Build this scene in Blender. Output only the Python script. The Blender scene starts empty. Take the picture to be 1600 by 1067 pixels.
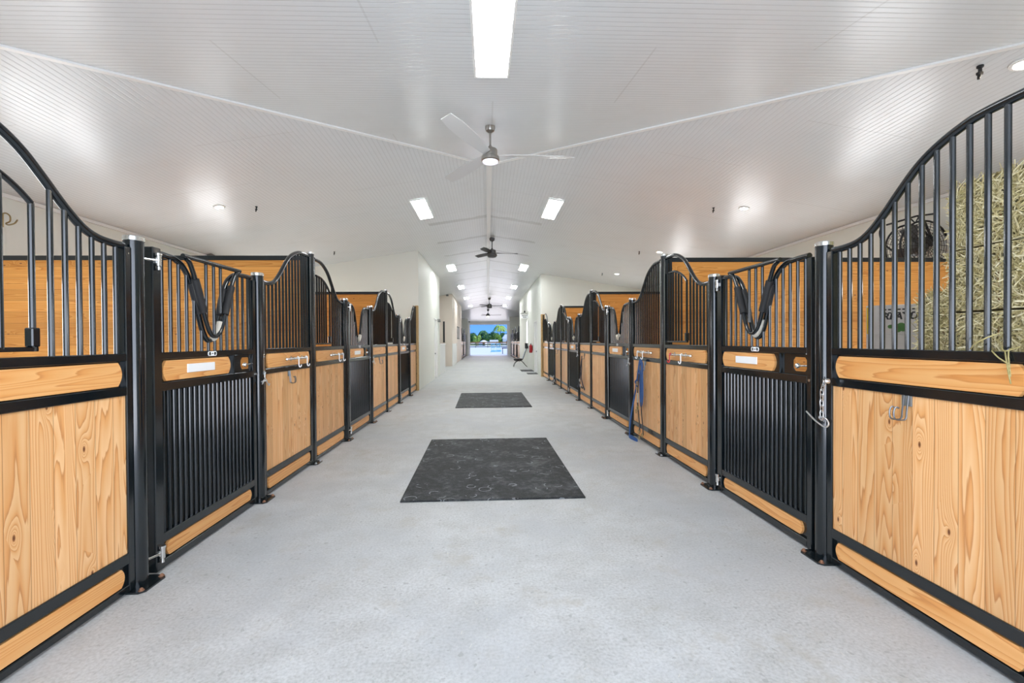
import bpy, math, random
from mathutils import Vector, Matrix
random.seed(11)
S = bpy.context.scene
COL = S.collection
PI = math.pi
R = math.radians

# ------------------------------------------------------------------ camera
cam_d = bpy.data.cameras.new('camera'); cam = bpy.data.objects.new('camera', cam_d); COL.objects.link(cam)
F_PX, CX, CY, EYE = 700.0, 786.8, 538.2, 1.5
yaw, pitch, roll = .03541, .00895, .00645
Fv = Vector((math.sin(yaw)*math.cos(pitch), math.cos(yaw)*math.cos(pitch), -math.sin(pitch)))
R0 = Vector((math.cos(yaw), -math.sin(yaw), 0)); U0 = R0.cross(Fv)
R1 = R0*math.cos(roll)-U0*math.sin(roll); U1 = U0*math.cos(roll)+R0*math.sin(roll)
m = Matrix((R1, U1, -Fv)).transposed().to_4x4(); m.translation = (0, 0, EYE)
cam.matrix_world = m
cam_d.sensor_width = 36; cam_d.lens = F_PX/1600*36
cam_d.shift_x = (800-CX)/1600; cam_d.shift_y = (CY-533.5)/1600
cam_d.clip_start = .02; cam_d.clip_end = 900
S.camera = cam

# ------------------------------------------------------------------ world, sun, entrance daylight, exposure
W = bpy.data.worlds.new('sky'); S.world = W; W.use_nodes = True
nt = W.node_tree; nt.nodes.clear()
wo = nt.nodes.new('ShaderNodeOutputWorld'); bg = nt.nodes.new('ShaderNodeBackground')
tcw = nt.nodes.new('ShaderNodeTexCoord'); sep = nt.nodes.new('ShaderNodeSeparateXYZ'); cr = nt.nodes.new('ShaderNodeValToRGB')
cr.color_ramp.elements[0].position = .0; cr.color_ramp.elements[0].color = (.15, .40, 1, 1)
cr.color_ramp.elements[1].position = .12; cr.color_ramp.elements[1].color = (.07, .27, .88, 1)
nt.links.new(tcw.outputs['Generated'], sep.inputs[0]); nt.links.new(sep.outputs['Z'], cr.inputs[0])
nt.links.new(cr.outputs[0], bg.inputs[0]); nt.links.new(bg.outputs[0], wo.inputs[0]); bg.inputs[1].default_value = .62
sun_d = bpy.data.lights.new('sun', 'SUN'); sun = bpy.data.objects.new('sun', sun_d); COL.objects.link(sun)
sun_d.energy = 1.9; sun_d.angle = R(.6); sun_d.color = (1, .96, .9); sun.rotation_euler = (R(14), R(40), 0)
LAMP = 24.0      # emission of the ceiling panels
DOWN = 110.0      # emission of the recessed downlights
def area(name, loc, rot, sx, sy, power, color):
    l = bpy.data.lights.new(name, 'AREA'); l.shape = 'RECTANGLE'; l.size = sx; l.size_y = sy; l.energy = power; l.color = color
    o = bpy.data.objects.new(name, l); COL.objects.link(o); o.location = loc; o.rotation_euler = rot; return o
area('entrance_daylight', (0, -1.15, 1.9), (R(90), 0, 0), 4.6, 2.2, 74, (.92, .97, 1.0))
area('entrance_up_fill', (0, -1.1, .5), (R(128), 0, 0), 4.6, .9, 42, (.97, .98, 1.0))   # added fill aimed up at the ceiling, for bounce off an unseen apron
area('far_door_daylight', (.1, 46.35, 1.6), (R(-90), 0, 0), 3.7, 3.0, 40, (1.0, .89, .80))
S.view_settings.view_transform = 'Standard'; S.view_settings.look = 'None'
S.view_settings.exposure = 1.10; S.view_settings.gamma = 1; S.view_settings.use_curve_mapping = False
S.cycles.use_denoising = True
S.cycles.max_bounces = 8; S.cycles.diffuse_bounces = 5; S.cycles.glossy_bounces = 4
S.cycles.caustics_reflective = False; S.cycles.caustics_refractive = False
S.cycles.sample_clamp_indirect = 4.0

# ------------------------------------------------------------------ materials
def newmat(name):
    mt = bpy.data.materials.new(name); mt.use_nodes = True
    b = mt.node_tree.nodes['Principled BSDF']; return mt, mt.node_tree, b
def plain(name, col, rough=.5, metal=0., emit=None, es=0., coat=0., spec=.5):
    mt, t, b = newmat(name)
    b.inputs['Base Color'].default_value = (*col, 1); b.inputs['Roughness'].default_value = rough; b.inputs['Metallic'].default_value = metal
    b.inputs['Coat Weight'].default_value = coat; b.inputs['Specular IOR Level'].default_value = spec
    if emit: b.inputs['Emission Color'].default_value = (*emit, 1); b.inputs['Emission Strength'].default_value = es
    return mt
class G:
    """tiny node graph helper"""
    def __init__(s, t): s.t = t
    def n(s, ty, **k):
        nd = s.t.nodes.new('ShaderNode'+ty)
        for a, v in k.items(): setattr(nd, a, v)
        return nd
    def put(s, sock, v):
        if isinstance(v, (int, float)): sock.default_value = v
        elif isinstance(v, tuple): sock.default_value = v
        else: s.t.links.new(v, sock)
    def m(s, op, a, b=0., c=0.):
        nd = s.n('Math', operation=op); s.put(nd.inputs[0], a); s.put(nd.inputs[1], b); s.put(nd.inputs[2], c); return nd.outputs[0]
    def xyz(s, x, y, z):
        nd = s.n('CombineXYZ'); s.put(nd.inputs[0], x); s.put(nd.inputs[1], y); s.put(nd.inputs[2], z); return nd.outputs[0]
    def noise(s, vec, scale, detail=2., rough=.5):
        nd = s.n('TexNoise'); s.put(nd.inputs['Vector'], vec); nd.inputs['Scale'].default_value = scale; nd.inputs['Detail'].default_value = detail
        nd.inputs['Roughness'].default_value = rough; return nd.outputs[0]
    def ramp(s, fac, els):
        nd = s.n('ValToRGB'); r_ = nd.color_ramp
        while len(r_.elements) < len(els): r_.elements.new(.5)
        for e, (p, c) in zip(r_.elements, els): e.position = p; e.color = (*c, 1) if len(c) == 3 else c
        s.put(nd.inputs[0], fac); return nd.outputs[0]
    def mix(s, fac, a, b, mode='MIX'):
        nd = s.n('Mix', data_type='RGBA', blend_type=mode); s.put(nd.inputs[0], fac)
        s.put(nd.inputs[6], a if not (isinstance(a, tuple) and len(a) == 3) else (*a, 1)); s.put(nd.inputs[7], b if not (isinstance(b, tuple) and len(b) == 3) else (*b, 1)); return nd.outputs[2]
    def bump(s, h, strength, dist=.01):
        nd = s.n('Bump'); nd.inputs['Strength'].default_value = strength; nd.inputs['Distance'].default_value = dist; s.put(nd.inputs['Height'], h); return nd.outputs[0]

def pine(name, horizontal, bw, seams=True, light=(.86, .56, .29), mid=(.74, .36, .13), dark=(.36, .11, .03), rough=.38, knots=.42, coat=.08):
    mt, t, b = newmat(name); g = G(t)
    tc = g.n('TexCoord'); sp = g.n('SeparateXYZ'); t.links.new(tc.outputs['Object'], sp.inputs[0])
    x, z = sp.outputs[0], sp.outputs[2]
    u, w = (z, x) if horizontal else (x, z)
    oi = g.n('ObjectInfo').outputs['Random']
    uu = g.m('ADD', g.m('DIVIDE', u, bw), g.m('MULTIPLY', oi, 7.3))
    bi = g.m('FLOOR', uu)
    wn = g.n('TexWhiteNoise', noise_dimensions='2D'); g.put(wn.inputs['Vector'], g.xyz(bi, g.m('MULTIPLY', oi, 91.), 0.)); rnd = wn.outputs['Value']
    wo_ = g.m('ADD', w, g.m('MULTIPLY', rnd, 37.)); uo = g.m('ADD', u, g.m('MULTIPLY', oi, 11.))
    # knots
    vo = g.n('TexVoronoi', voronoi_dimensions='2D'); g.put(vo.inputs['Vector'], g.xyz(g.m('DIVIDE', uo, .17), g.m('DIVIDE', wo_, .40), 0.)); vo.inputs['Scale'].default_value = 1.
    sc_ = g.n('SeparateColor'); t.links.new(vo.outputs['Color'], sc_.inputs[0])
    on = g.m('GREATER_THAN', knots, sc_.outputs[0])
    d = g.m('ADD', vo.outputs['Distance'], g.m('MULTIPLY', g.m('SUBTRACT', 1., on), 3.))
    bulge = g.m('MULTIPLY', g.m('POWER', 2.718, g.m('MULTIPLY', d, -9.)), .34)
    # cathedral grain = contours of a stretched noise field
    fld = g.noise(g.xyz(g.m('MULTIPLY', uo, 7.5), g.m('MULTIPLY', wo_, .36), g.m('MULTIPLY', rnd, 23.)), 1.0, 1.2, .4)
    wob = g.noise(g.xyz(g.m('MULTIPLY', uo, 30.), g.m('MULTIPLY', wo_, 2.5), rnd), 1.0, 2., .5)
    c = g.m('ADD', g.m('MULTIPLY', g.m('ADD', fld, bulge), 19.), g.m('MULTIPLY', wob, .9))
    fr = g.m('FRACT', c)
    ring = g.ramp(fr, [(0., light), (.5, tuple((a+b_)/2 for a, b_ in zip(light, mid))), (.80, mid), (.94, tuple((a+b_)/2 for a, b_ in zip(mid, dark))), (1., light)])
    fine = g.noise(g.xyz(g.m('MULTIPLY', uo, 160.), g.m('MULTIPLY', wo_, 5.), rnd), 1., 2., .6)
    col = g.mix(g.m('MULTIPLY', fine, .28), ring, mid)
    tone = g.ramp(rnd, [(0., (.84, .80, .74)), (.5, (1., .98, .95)), (1., (1.08, 1.07, 1.06))])
    col = g.mix(1., col, tone, 'MULTIPLY')
    kn = g.ramp(d, [(0., (.10, .035, .012)), (.028, (.24, .085, .03)), (.05, mid), (.09, (1, 1, 1))])
    kf = g.ramp(d, [(0., (1, 1, 1)), (.036, (1, 1, 1)), (.062, (0, 0, 0)), (1., (0, 0, 0))])
    col = g.mix(kf, col, kn)
    h = g.m('MULTIPLY', fine, .25)
    if seams:
        e = g.m('ABSOLUTE', g.m('SUBTRACT', g.m('FRACT', uu), .5))
        sm = g.m('SMOOTH_MIN', 1., g.m('MAXIMUM', g.m('MULTIPLY', g.m('SUBTRACT', e, .484), 90.), 0.), .0)
        col = g.mix(g.m('MULTIPLY', sm, .8), col, (.26, .11, .035))
        h = g.m('SUBTRACT', h, g.m('MULTIPLY', sm, 1.6))
    g.put(b.inputs['Base Color'], col); b.inputs['Roughness'].default_value = rough; b.inputs['Coat Weight'].default_value = coat; b.inputs['Coat Roughness'].default_value = .2; b.inputs['Specular IOR Level'].default_value = .35
    g.put(b.inputs['Normal'], g.bump(h, .25, .002))
    return mt
M = {}
M['pine_v'] = pine('varnished_pine_boards', False, .118)
M['pine_h'] = pine('varnished_pine_insert', True, 5., seams=False, mid=(.74, .34, .105), light=(.83, .47, .19), dark=(.47, .16, .04), knots=.12)
M['pine_p'] = pine('orange_pine_planks', True, .135, light=(.74, .36, .09), mid=(.62, .25, .045), dark=(.36, .11, .02), knots=.22, rough=.7, coat=0.)  # pine of the fronts, more orange and toned darker for the dim stalls
M['timber'] = pine('rough_timber', False, 5., seams=False, light=(.60, .42, .20), mid=(.48, .31, .13), dark=(.30, .17, .06), rough=.7, knots=.3)
def black_paint():
    mt, t, b = newmat('black_powder_coat'); g = G(t)
    tc = g.n('TexCoord').outputs['Object']
    sp_ = g.n('TexVoronoi'); g.put(sp_.inputs['Vector'], tc); sp_.inputs['Scale'].default_value = 38
    dots = g.m('LESS_THAN', sp_.outputs['Distance'], .035)
    n1 = g.noise(tc, 5., 3.)
    dots = g.m('MULTIPLY', dots, g.m('GREATER_THAN', n1, .52))
    g.put(b.inputs['Base Color'], g.mix(g.m('MULTIPLY', dots, .28), (.004, .0075, .010), (.35, .34, .32)))
    g.put(b.inputs['Roughness'], g.m('ADD', g.m('MULTIPLY', g.noise(tc, 9., 3.), .08), .11))
    b.inputs['Specular IOR Level'].default_value = .75
    g.put(b.inputs['Normal'], g.bump(g.noise(tc, 300., 1.), .04, .001))
    return mt
M['black'] = black_paint()
M['rubber'] = plain('black_rubber_grip', (.012, .012, .013), .65)
M['chrome'] = plain('brushed_stainless', (.78, .78, .76), .22, 1.)
M['zinc'] = plain('bright_zinc_plate', (.72, .74, .76), .33, 1.)
M['wirehook'] = plain('dark_zinc_wire', (.18, .19, .20), .35, 1.)
M['rust'] = plain('rusty_bolt', (.33, .17, .10), .6, .5)
M['white'] = plain('white_plastic', (.92, .93, .94), .35)
M['cream'] = plain('worn_cream_rubber', (.56, .52, .44), .55)
M['ink'] = plain('black_print', (.01, .01, .012), .5)
M['red'] = plain('red_enamel', (.42, .012, .015), .3)
M['redplastic'] = plain('red_plastic_clip', (.65, .03, .03), .4)
M['brass'] = plain('aged_brass', (.40, .30, .15), .35, 1.)
M['greyplastic'] = plain('grey_plastic', (.19, .19, .18), .5)
M['navy'] = plain('navy_halter_webbing', (.008, .013, .035), .75)
M['leather'] = plain('dark_brown_leather', (.03, .014, .010), .5)
M['iron'] = plain('wrought_iron', (.02, .018, .018), .5, .6)
M['fabric'] = plain('pale_seat_fabric', (.55, .60, .66), .8)
M['trimwhite'] = plain('white_trim', (.86, .86, .84), .35)
M['steel'] = plain('brushed_nickel', (.46, .44, .41), .28, 1.)
M['fanblade'] = plain('silver_fan_blade', (.66, .66, .65), .45, .0)
M['darkblade'] = plain('dark_fan_blade', (.04, .038, .036), .4)
M['mesh'] = plain('dark_wire_mesh', (.035, .03, .025), .6, .3)
M['teal'] = plain('pale_blue_jump_paint', (.28, .62, .72), .5)
M['fence'] = plain('dark_green_fence_board', (.02, .07, .035), .7)
M['fencebrown'] = plain('brown_fence_board', (.30, .15, .035), .7)
M['bldg'] = plain('white_building', (.85, .86, .88), .6)
M['lamp'] = plain('lit_panel', (.9, .9, .9), .5, emit=(.95, .985, 1.), es=LAMP)
M['down'] = plain('lit_downlight', (.9, .9, .9), .5, emit=(1, .86, .66), es=DOWN)
M['glowglass'] = plain('glowing_window_glass', (.8, .85, .9), .2, emit=(.96, .98, 1.), es=3.9)
M['fanlamp'] = plain('frosted_fan_lens', (.80, .80, .88), .35, emit=(.86, .85, 1.), es=.35)
M['fanlamp_on'] = plain('lit_fan_lens', (.9, .9, .9), .4, emit=(1, .96, .9), es=7.)
M['yellow'] = plain('yellow_label', (.72, .46, .01), .5)
M['leafgreen'] = plain('green_print', (.08, .20, .05), .6)
M['grey_trim'] = plain('fan_motor_grey', (.10, .10, .10), .5, .4)
def screen():
    mt, t, b = newmat('dark_screen_sheet'); g = G(t); tc = g.n('TexCoord').outputs['Object']
    v = g.n('TexVoronoi'); g.put(v.inputs['Vector'], tc); v.inputs['Scale'].default_value = 70
    d = g.m('MULTIPLY', g.m('LESS_THAN', v.outputs['Distance'], .12), g.m('GREATER_THAN', g.noise(tc, 6., 2.), .55))
    g.put(b.inputs['Base Color'], g.mix(g.m('MULTIPLY', d, .4), (.012, .015, .013), (.30, .30, .22))); b.inputs['Roughness'].default_value = .6; return mt
M['screen'] = screen()
def concrete():
    mt, t, b = newmat('sealed_concrete'); g = G(t); tc = g.n('TexCoord').outputs['Object']
    big = g.noise(tc, .55, 4., .6); med = g.noise(tc, 3.5, 5., .65); fin = g.noise(tc, 60., 3., .6); blo = g.noise(tc, 1.3, 3., .5)
    c = g.ramp(big, [(.3, (.44, .445, .44)), (.5, (.53, .54, .54)), (.72, (.60, .615, .62))])
    c = g.mix(g.ramp(med, [(.36, (1, 1, 1)), (.60, (0, 0, 0))]), c, (.40, .40, .385))
    c = g.mix(.42, c, g.ramp(fin, [(.32, (.33, .33, .32)), (.5, (.53, .54, .54)), (.7, (.70, .71, .71))]))
    v = g.n('TexVoronoi'); g.put(v.inputs['Vector'], tc); v.inputs['Scale'].default_value = 5.5
    sp_ = g.m('MULTIPLY', g.m('LESS_THAN', g.m('ADD', v.outputs['Distance'], g.m('MULTIPLY', fin, .10)), .085), g.m('GREATER_THAN', blo, .5))
    c = g.mix(g.m('MULTIPLY', sp_, .75), c, (.22, .22, .20))
    st = g.ramp(g.noise(tc, 2.2, 6., .7), [(.55, (0, 0, 0)), (.70, (.6, .6, .6))])
    c = g.mix(st, c, (.40, .37, .31))
    c = g.mix(g.ramp(g.noise(tc, .8, 5., .62), [(.45, (0, 0, 0)), (.62, (.55, .55, .55))]), c, (.43, .45, .47))
    pits = g.m('LESS_THAN', g.noise(tc, 26., 2., .4), .31)
    c = g.mix(g.m('MULTIPLY', pits, .4), c, (.25, .25, .24))
    g.put(b.inputs['Base Color'], c); g.put(b.inputs['Roughness'], g.m('ADD', g.m('MULTIPLY', med, .25), .42))
    b.inputs['Specular IOR Level'].default_value = .35
    g.put(b.inputs['Normal'], g.bump(g.m('ADD', fin, g.m('MULTIPLY', med, .6)), .10, .003)); return mt
M['concrete'] = concrete()
def ribbed(name, axis, pitch=.062):
    mt, t, b = newmat(name); g = G(t); tc = g.n('TexCoord').outputs['Object']; sp_ = g.n('SeparateXYZ'); t.links.new(tc, sp_.inputs[0])
    a = sp_.outputs[axis]; o_ = sp_.outputs[1-axis]
    f = g.m('FRACT', g.m('DIVIDE', a, pitch)); e = g.m('ABSOLUTE', g.m('SUBTRACT', f, .5))
    groove = g.m('MINIMUM', g.m('MAXIMUM', g.m('MULTIPLY', g.m('SUBTRACT', e, .37), 12.), 0.), 1.)
    wav = g.noise(g.xyz(g.m('MULTIPLY', a, .9), g.m('MULTIPLY', o_, .35), 0.), 1., 2.)
    dirt = g.noise(g.xyz(a, g.m('MULTIPLY', o_, 1.5), 3.), 1.6, 4., .6)
    c = g.mix(g.m('MULTIPLY', groove, .22), (.765, .79, .80), (.42, .42, .41))
    c = g.mix(g.m('MULTIPLY', g.ramp(dirt, [(.5, (0, 0, 0)), (.8, (1, 1, 1))]), .10), c, (.45, .44, .41))
    # board-end joints: thin lines across the ribs, staggered along them
    j = g.m('ABSOLUTE', g.m('SUBTRACT', g.m('FRACT', g.m('ADD', g.m('DIVIDE', o_, 3.65), g.m('MULTIPLY', g.m('FLOOR', g.m('DIVIDE', a, 1.24)), .37))), .5))
    jl = g.m('LESS_THAN', j, .0022)
    c = g.mix(g.m('MULTIPLY', jl, .22), c, (.40, .39, .37))
    if axis == 0:
        # dark irregular lines across the ridge zone far down the aisle
        n_ = g.noise(tc, 2.6, 4., .6); near = g.m('MULTIPLY', g.m('LESS_THAN', g.m('ABSOLUTE', a), g.m('ADD', 1.1, g.m('MULTIPLY', n_, .6))), g.m('GREATER_THAN', o_, 10.4))
        q = g.m('ABSOLUTE', g.m('SUBTRACT', g.m('FRACT', g.m('ADD', g.m('DIVIDE', o_, 2.05), g.m('MULTIPLY', n_, .10))), .5))
        wv = g.m('MULTIPLY', g.m('LESS_THAN', q, g.m('MULTIPLY', n_, .10)), near)
        c = g.mix(g.m('MULTIPLY', wv, .38), c, (.34, .34, .33))
    g.put(b.inputs['Base Color'], c); b.inputs['Roughness'].default_value = .27; b.inputs['Specular IOR Level'].default_value = .5
    h = g.m('ADD', g.m('MULTIPLY', groove, -.6), g.m('MULTIPLY', wav, 5.))
    g.put(b.inputs['Normal'], g.bump(h, .35, .006)); return mt
M['ceil_x'] = ribbed('white_ribbed_panel_a', 0); M['ceil_y'] = ribbed('white_ribbed_panel_b', 1)
def paint(name, col, rough=.55):
    mt, t, b = newmat(name); g = G(t); tc = g.n('TexCoord').outputs['Object']
    n = g.noise(tc, 1.2, 4.); f = g.noise(tc, 90., 2.)
    g.put(b.inputs['Base Color'], g.mix(g.m('MULTIPLY', n, .12), (*col, 1), (col[0]*.8, col[1]*.79, col[2]*.76, 1))); b.inputs['Roughness'].default_value = rough
    g.put(b.inputs['Normal'], g.bump(f, .08, .003)); return mt
M['wall'] = paint('cream_painted_wall', (.79, .80, .735)); M['wall_pink'] = paint('pinkish_painted_wall', (.78, .68, .58)); M['wall_white'] = paint('white_half_wall', (.80, .80, .78))
def matmat():
    mt, t, b = newmat('stall_mat_rubber'); g = G(t); tc = g.n('TexCoord').outputs['Object']
    n = g.m('ADD', g.m('MULTIPLY', g.noise(tc, 16., 6., .75), .6), g.m('MULTIPLY', g.noise(tc, 2.6, 3.), .4)); f = g.noise(tc, 90., 3.)
    v = g.n('TexVoronoi'); g.put(v.inputs['Vector'], tc); v.inputs['Scale'].default_value = 5.
    d = g.m('ADD', v.outputs['Distance'], g.m('MULTIPLY', n, .25))
    ring = g.m('LESS_THAN', g.m('ABSOLUTE', g.m('SUBTRACT', d, .42)), .025)
    ring = g.m('MULTIPLY', ring, g.m('GREATER_THAN', g.noise(tc, 5.5, 4., .7), .50))
    c = g.ramp(n, [(.40, (.008, .010, .011)), (.50, (.022, .026, .028)), (.62, (.11, .12, .125))])
    c = g.mix(.3, c, g.ramp(f, [(.35, (.01, .01, .01)), (.7, (.09, .09, .095))]))
    c = g.mix(g.m('MULTIPLY', ring, .62), c, (.30, .32, .35))
    g.put(b.inputs['Base Color'], c); b.inputs['Roughness'].default_value = .62; b.inputs['Specular IOR Level'].default_value = .2; g.put(b.inputs['Normal'], g.bump(g.m('ADD', n, f), .35, .006)); return mt
M['mat'] = matmat()
def hay(name, a, b_, c_):
    mt, t, b = newmat(name); g = G(t); tc = g.n('TexCoord').outputs['Object']
    n = g.noise(tc, 45., 3., .7); k = g.noise(tc, 6., 2.)
    oi = g.n('Attribute', attribute_name='tone').outputs['Fac']
    c = g.ramp(g.m('ADD', g.m('MULTIPLY', n, .5), g.m('MULTIPLY', oi, .5)), [(.2, a), (.5, b_), (.8, c_)])
    g.put(b.inputs['Base Color'], c); b.inputs['Roughness'].default_value = .7; return mt
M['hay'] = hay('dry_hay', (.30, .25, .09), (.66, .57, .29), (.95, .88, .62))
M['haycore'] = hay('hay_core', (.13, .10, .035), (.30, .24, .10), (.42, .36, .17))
def card():
    mt, t, b = newmat('white_cardboard'); g = G(t); tc = g.n('TexCoord').outputs['Object']
    g.put(b.inputs['Base Color'], g.mix(g.m('MULTIPLY', g.noise(tc, 8., 3.), .4), (.62, .59, .57), (.46, .43, .41))); b.inputs['Roughness'].default_value = .65; return mt
M['card'] = card()
def webbing():
    mt, t, b = newmat('blue_woven_webbing'); g = G(t); tc = g.n('TexCoord').outputs['Object']
    g.put(b.inputs['Base Color'], g.mix(g.noise(tc, 120., 2.), (.012, .05, .19), (.04, .14, .38))); b.inputs['Roughness'].default_value = .75
    g.put(b.inputs['Normal'], g.bump(g.noise(tc, 260., 1.), .5, .002)); return mt
M['blue'] = webbing()
def leaves(name, a, b_):
    mt, t, b = newmat(name); g = G(t); tc = g.n('TexCoord').outputs['Object']
    g.put(b.inputs['Base Color'], g.mix(g.ramp(g.noise(tc, 2.2, 3.), [(.4, (0, 0, 0)), (.6, (1, 1, 1))]), a, b_)); b.inputs['Roughness'].default_value = .6; return mt
M['leaf'] = leaves('tree_leaves', (.035, .11, .03), (.10, .24, .05)); M['leaf2'] = leaves('bright_leaves', (.22, .40, .05), (.42, .55, .10)); M['bark'] = plain('bark', (.16, .11, .07), .8)
def sand():
    mt, t, b = newmat('arena_sand'); g = G(t); tc = g.n('TexCoord').outputs['Object']; sp_ = g.n('SeparateXYZ'); t.links.new(tc, sp_.inputs[0])
    s_ = g.mix(g.noise(tc, .4, 5.), (.66, .66, .66), (.80, .79, .78)); gr = g.mix(g.noise(tc, .3, 4.), (.50, .52, .16), (.66, .60, .30))
    g.put(b.inputs['Base Color'], g.mix(g.m('GREATER_THAN', sp_.outputs[1], 132.), s_, gr)); b.inputs['Roughness'].default_value = .9; return mt
M['sand'] = sand()

# ------------------------------------------------------------------ mesh helpers
class MB:
    def __init__(s): s.v = []; s.f = []; s.tone = None
    def add(s, vs, fs):
        o = len(s.v); s.v += [tuple(v) for v in vs]; s.f += [tuple(i+o for i in f) for f in fs]; return s
    def box(s, x0, x1, y0, y1, z0, z1, c=0.):
        if x0 > x1: x0, x1 = x1, x0
        if y0 > y1: y0, y1 = y1, y0
        if z0 > z1: z0, z1 = z1, z0
        c = min(c, (x1-x0)*.45, (y1-y0)*.45, (z1-z0)*.45)
        if c <= 0:
            vs = [(x, y, z) for z in (z0, z1) for y in (y0, y1) for x in (x0, x1)]
            return s.add(vs, [(0, 2, 3, 1), (4, 5, 7, 6), (0, 1, 5, 4), (2, 6, 7, 3), (0, 4, 6, 2), (1, 3, 7, 5)])
        lim = [(x0, x1), (y0, y1), (z0, z1)]; idx = {}; vs = []
        for sx in (0, 1):
            for sy in (0, 1):
                for sz in (0, 1):
                    sg = (sx, sy, sz)
                    for a in range(3):
                        p = []
                        for k in range(3):
                            e = lim[k][sg[k]]; p.append(e if k == a else e+(c if sg[k] == 0 else -c))
                        idx[(sg, a)] = len(vs); vs.append(tuple(p))
        fs = []
        for a in range(3):
            b, d = (a+1) % 3, (a+2) % 3
            for sd in (0, 1):
                q = []
                for (i, j) in ((0, 0), (1, 0), (1, 1), (0, 1)):
                    sg = [0, 0, 0]; sg[a] = sd; sg[b] = i; sg[d] = j; q.append(idx[(tuple(sg), a)])
                fs.append(tuple(q if sd else q[::-1]))
        for a in range(3):
            b, d = (a+1) % 3, (a+2) % 3
            for i in (0, 1):
                for j in (0, 1):
                    s0 = [0]*3; s1 = [0]*3; s0[a] = 0; s1[a] = 1
                    for q in (s0, s1): q[b] = i; q[d] = j
                    q = [idx[(tuple(s0), b)], idx[(tuple(s1), b)], idx[(tuple(s1), d)], idx[(tuple(s0), d)]]
                    fs.append(tuple(q if (i+j) % 2 else q[::-1]))
        for sg in [(i, j, k) for i in (0, 1) for j in (0, 1) for k in (0, 1)]:
            q = [idx[(sg, 0)], idx[(sg, 1)], idx[(sg, 2)]]
            fs.append(tuple(q if sum(sg) % 2 else q[::-1]))
        return s.add(vs, fs)
    def tube(s, pts, r, n=10, cap=True, closed=False):
        pts = [Vector(p) for p in pts]; k = len(pts)
        rs = r if isinstance(r, (list, tuple)) else [r]*k
        up = None; vs = []
        for i, p in enumerate(pts):
            if closed: tg = pts[(i+1) % k]-pts[i-1]
            else: tg = pts[min(i+1, k-1)]-pts[max(i-1, 0)]
            tg.normalize()
            if up is None:
                up = Vector((0, 0, 1)) if abs(tg.z) < .9 else Vector((1, 0, 0))
            sd = tg.cross(up); sd.normalize(); up = sd.cross(tg); up.normalize()
            for a in range(n):
                an = 2*PI*a/n; vs.append(p+(sd*math.cos(an)+up*math.sin(an))*rs[i])
        fs = []
        for i in range(k if closed else k-1):
            for a in range(n):
                b = (a+1) % n; i2 = (i+1) % k; fs.append((i*n+a, i2*n+a, i2*n+b, i*n+b))
        if cap and not closed: fs += [tuple(range(n)), tuple(range((k-1)*n, k*n))[::-1]]
        return s.add(vs, fs)
    def cyl(s, p0, p1, r, n=14, r2=None): return s.tube([p0, p1], [r, r if r2 is None else r2], n)
    def prism(s, pts, y0, y1, axis=1):
        """outline pts (a,b) extruded along an axis: axis 1: (x,z) along y; 0: (y,z) along x; 2: (x,y) along z"""
        def P(a, b, t): return (a, t, b) if axis == 1 else ((t, a, b) if axis == 0 else (a, b, t))
        n = len(pts); vs = [P(a, b, y0) for a, b in pts]+[P(a, b, y1) for a, b in pts]
        fs = [tuple(range(n)), tuple(range(2*n-1, n-1, -1))]+[(i, n+i, n+(i+1) % n, (i+1) % n) for i in range(n)]
        return s.add(vs, fs)
    def lathe(s, prof, c=(0, 0, 0), n=24, ax='z'):
        vs = []
        for r_, h_ in prof:
            for a in range(n):
                an = 2*PI*a/n; x, y = r_*math.cos(an), r_*math.sin(an)
                p = (x, y, h_) if ax == 'z' else ((x, h_, y) if ax == 'y' else (h_, x, y))
                vs.append((p[0]+c[0], p[1]+c[1], p[2]+c[2]))
        fs = [(i*n+a, i*n+(a+1) % n, (i+1)*n+(a+1) % n, (i+1)*n+a) for i in range(len(prof)-1) for a in range(n)]
        if prof[0][0] > 1e-6: fs.append(tuple(range(n))[::-1])
        if prof[-1][0] > 1e-6: fs.append(tuple(range((len(prof)-1)*n, len(prof)*n)))
        return s.add(vs, fs)
    def strap(s, pts, w, t, nrm=(0, 1, 0)):
        """flat band along pts, width w, thickness t, facing nrm"""
        pts = [Vector(p) for p in pts]; k = len(pts); nn = Vector(nrm); vs = []
        for i, p in enumerate(pts):
            tg = (pts[min(i+1, k-1)]-pts[max(i-1, 0)]).normalized(); sd = tg.cross(nn)
            if sd.length < .05: sd = tg.cross(Vector((1, 0, 0)))
            sd.normalize(); n2 = sd.cross(tg)
            for a, b in ((-1, -1), (1, -1), (1, 1), (-1, 1)): vs.append(p+sd*a*w/2+n2*b*t/2)
        fs = [(i*4+a, i*4+(a+1) % 4, (i+1)*4+(a+1) % 4, (i+1)*4+a) for i in range(k-1) for a in range(4)]+[(3, 2, 1, 0), tuple((k-1)*4+a for a in range(4))]
        return s.add(vs, fs)
    def build(s, name, mat, parent=None, smooth=35, extra=None):
        me = bpy.data.meshes.new(name); me.from_pydata(s.v, [], s.f)
        import bmesh
        b = bmesh.new(); b.from_mesh(me); bmesh.ops.recalc_face_normals(b, faces=b.faces); b.to_mesh(me); b.free()
        me.materials.append(mat)
        if smooth:
            me.shade_smooth(); me.set_sharp_from_angle(angle=R(smooth))
        o = bpy.data.objects.new(name, me); COL.objects.link(o)
        if parent: o.parent = parent
        return o
def tag(o, label=None, cat=None, group=None, kind=None):
    if label: o['label'] = label
    if cat: o['category'] = cat
    if group: o['group'] = group
    if kind: o['kind'] = kind
    return o
def thing(name, label, cat, loc=(0, 0, 0), rz=0., group=None):
    o = bpy.data.objects.new(name, None); COL.objects.link(o); o.location = loc; o.rotation_euler = (0, 0, rz); o.empty_display_size = .1
    return tag(o, label, cat, group)
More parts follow.
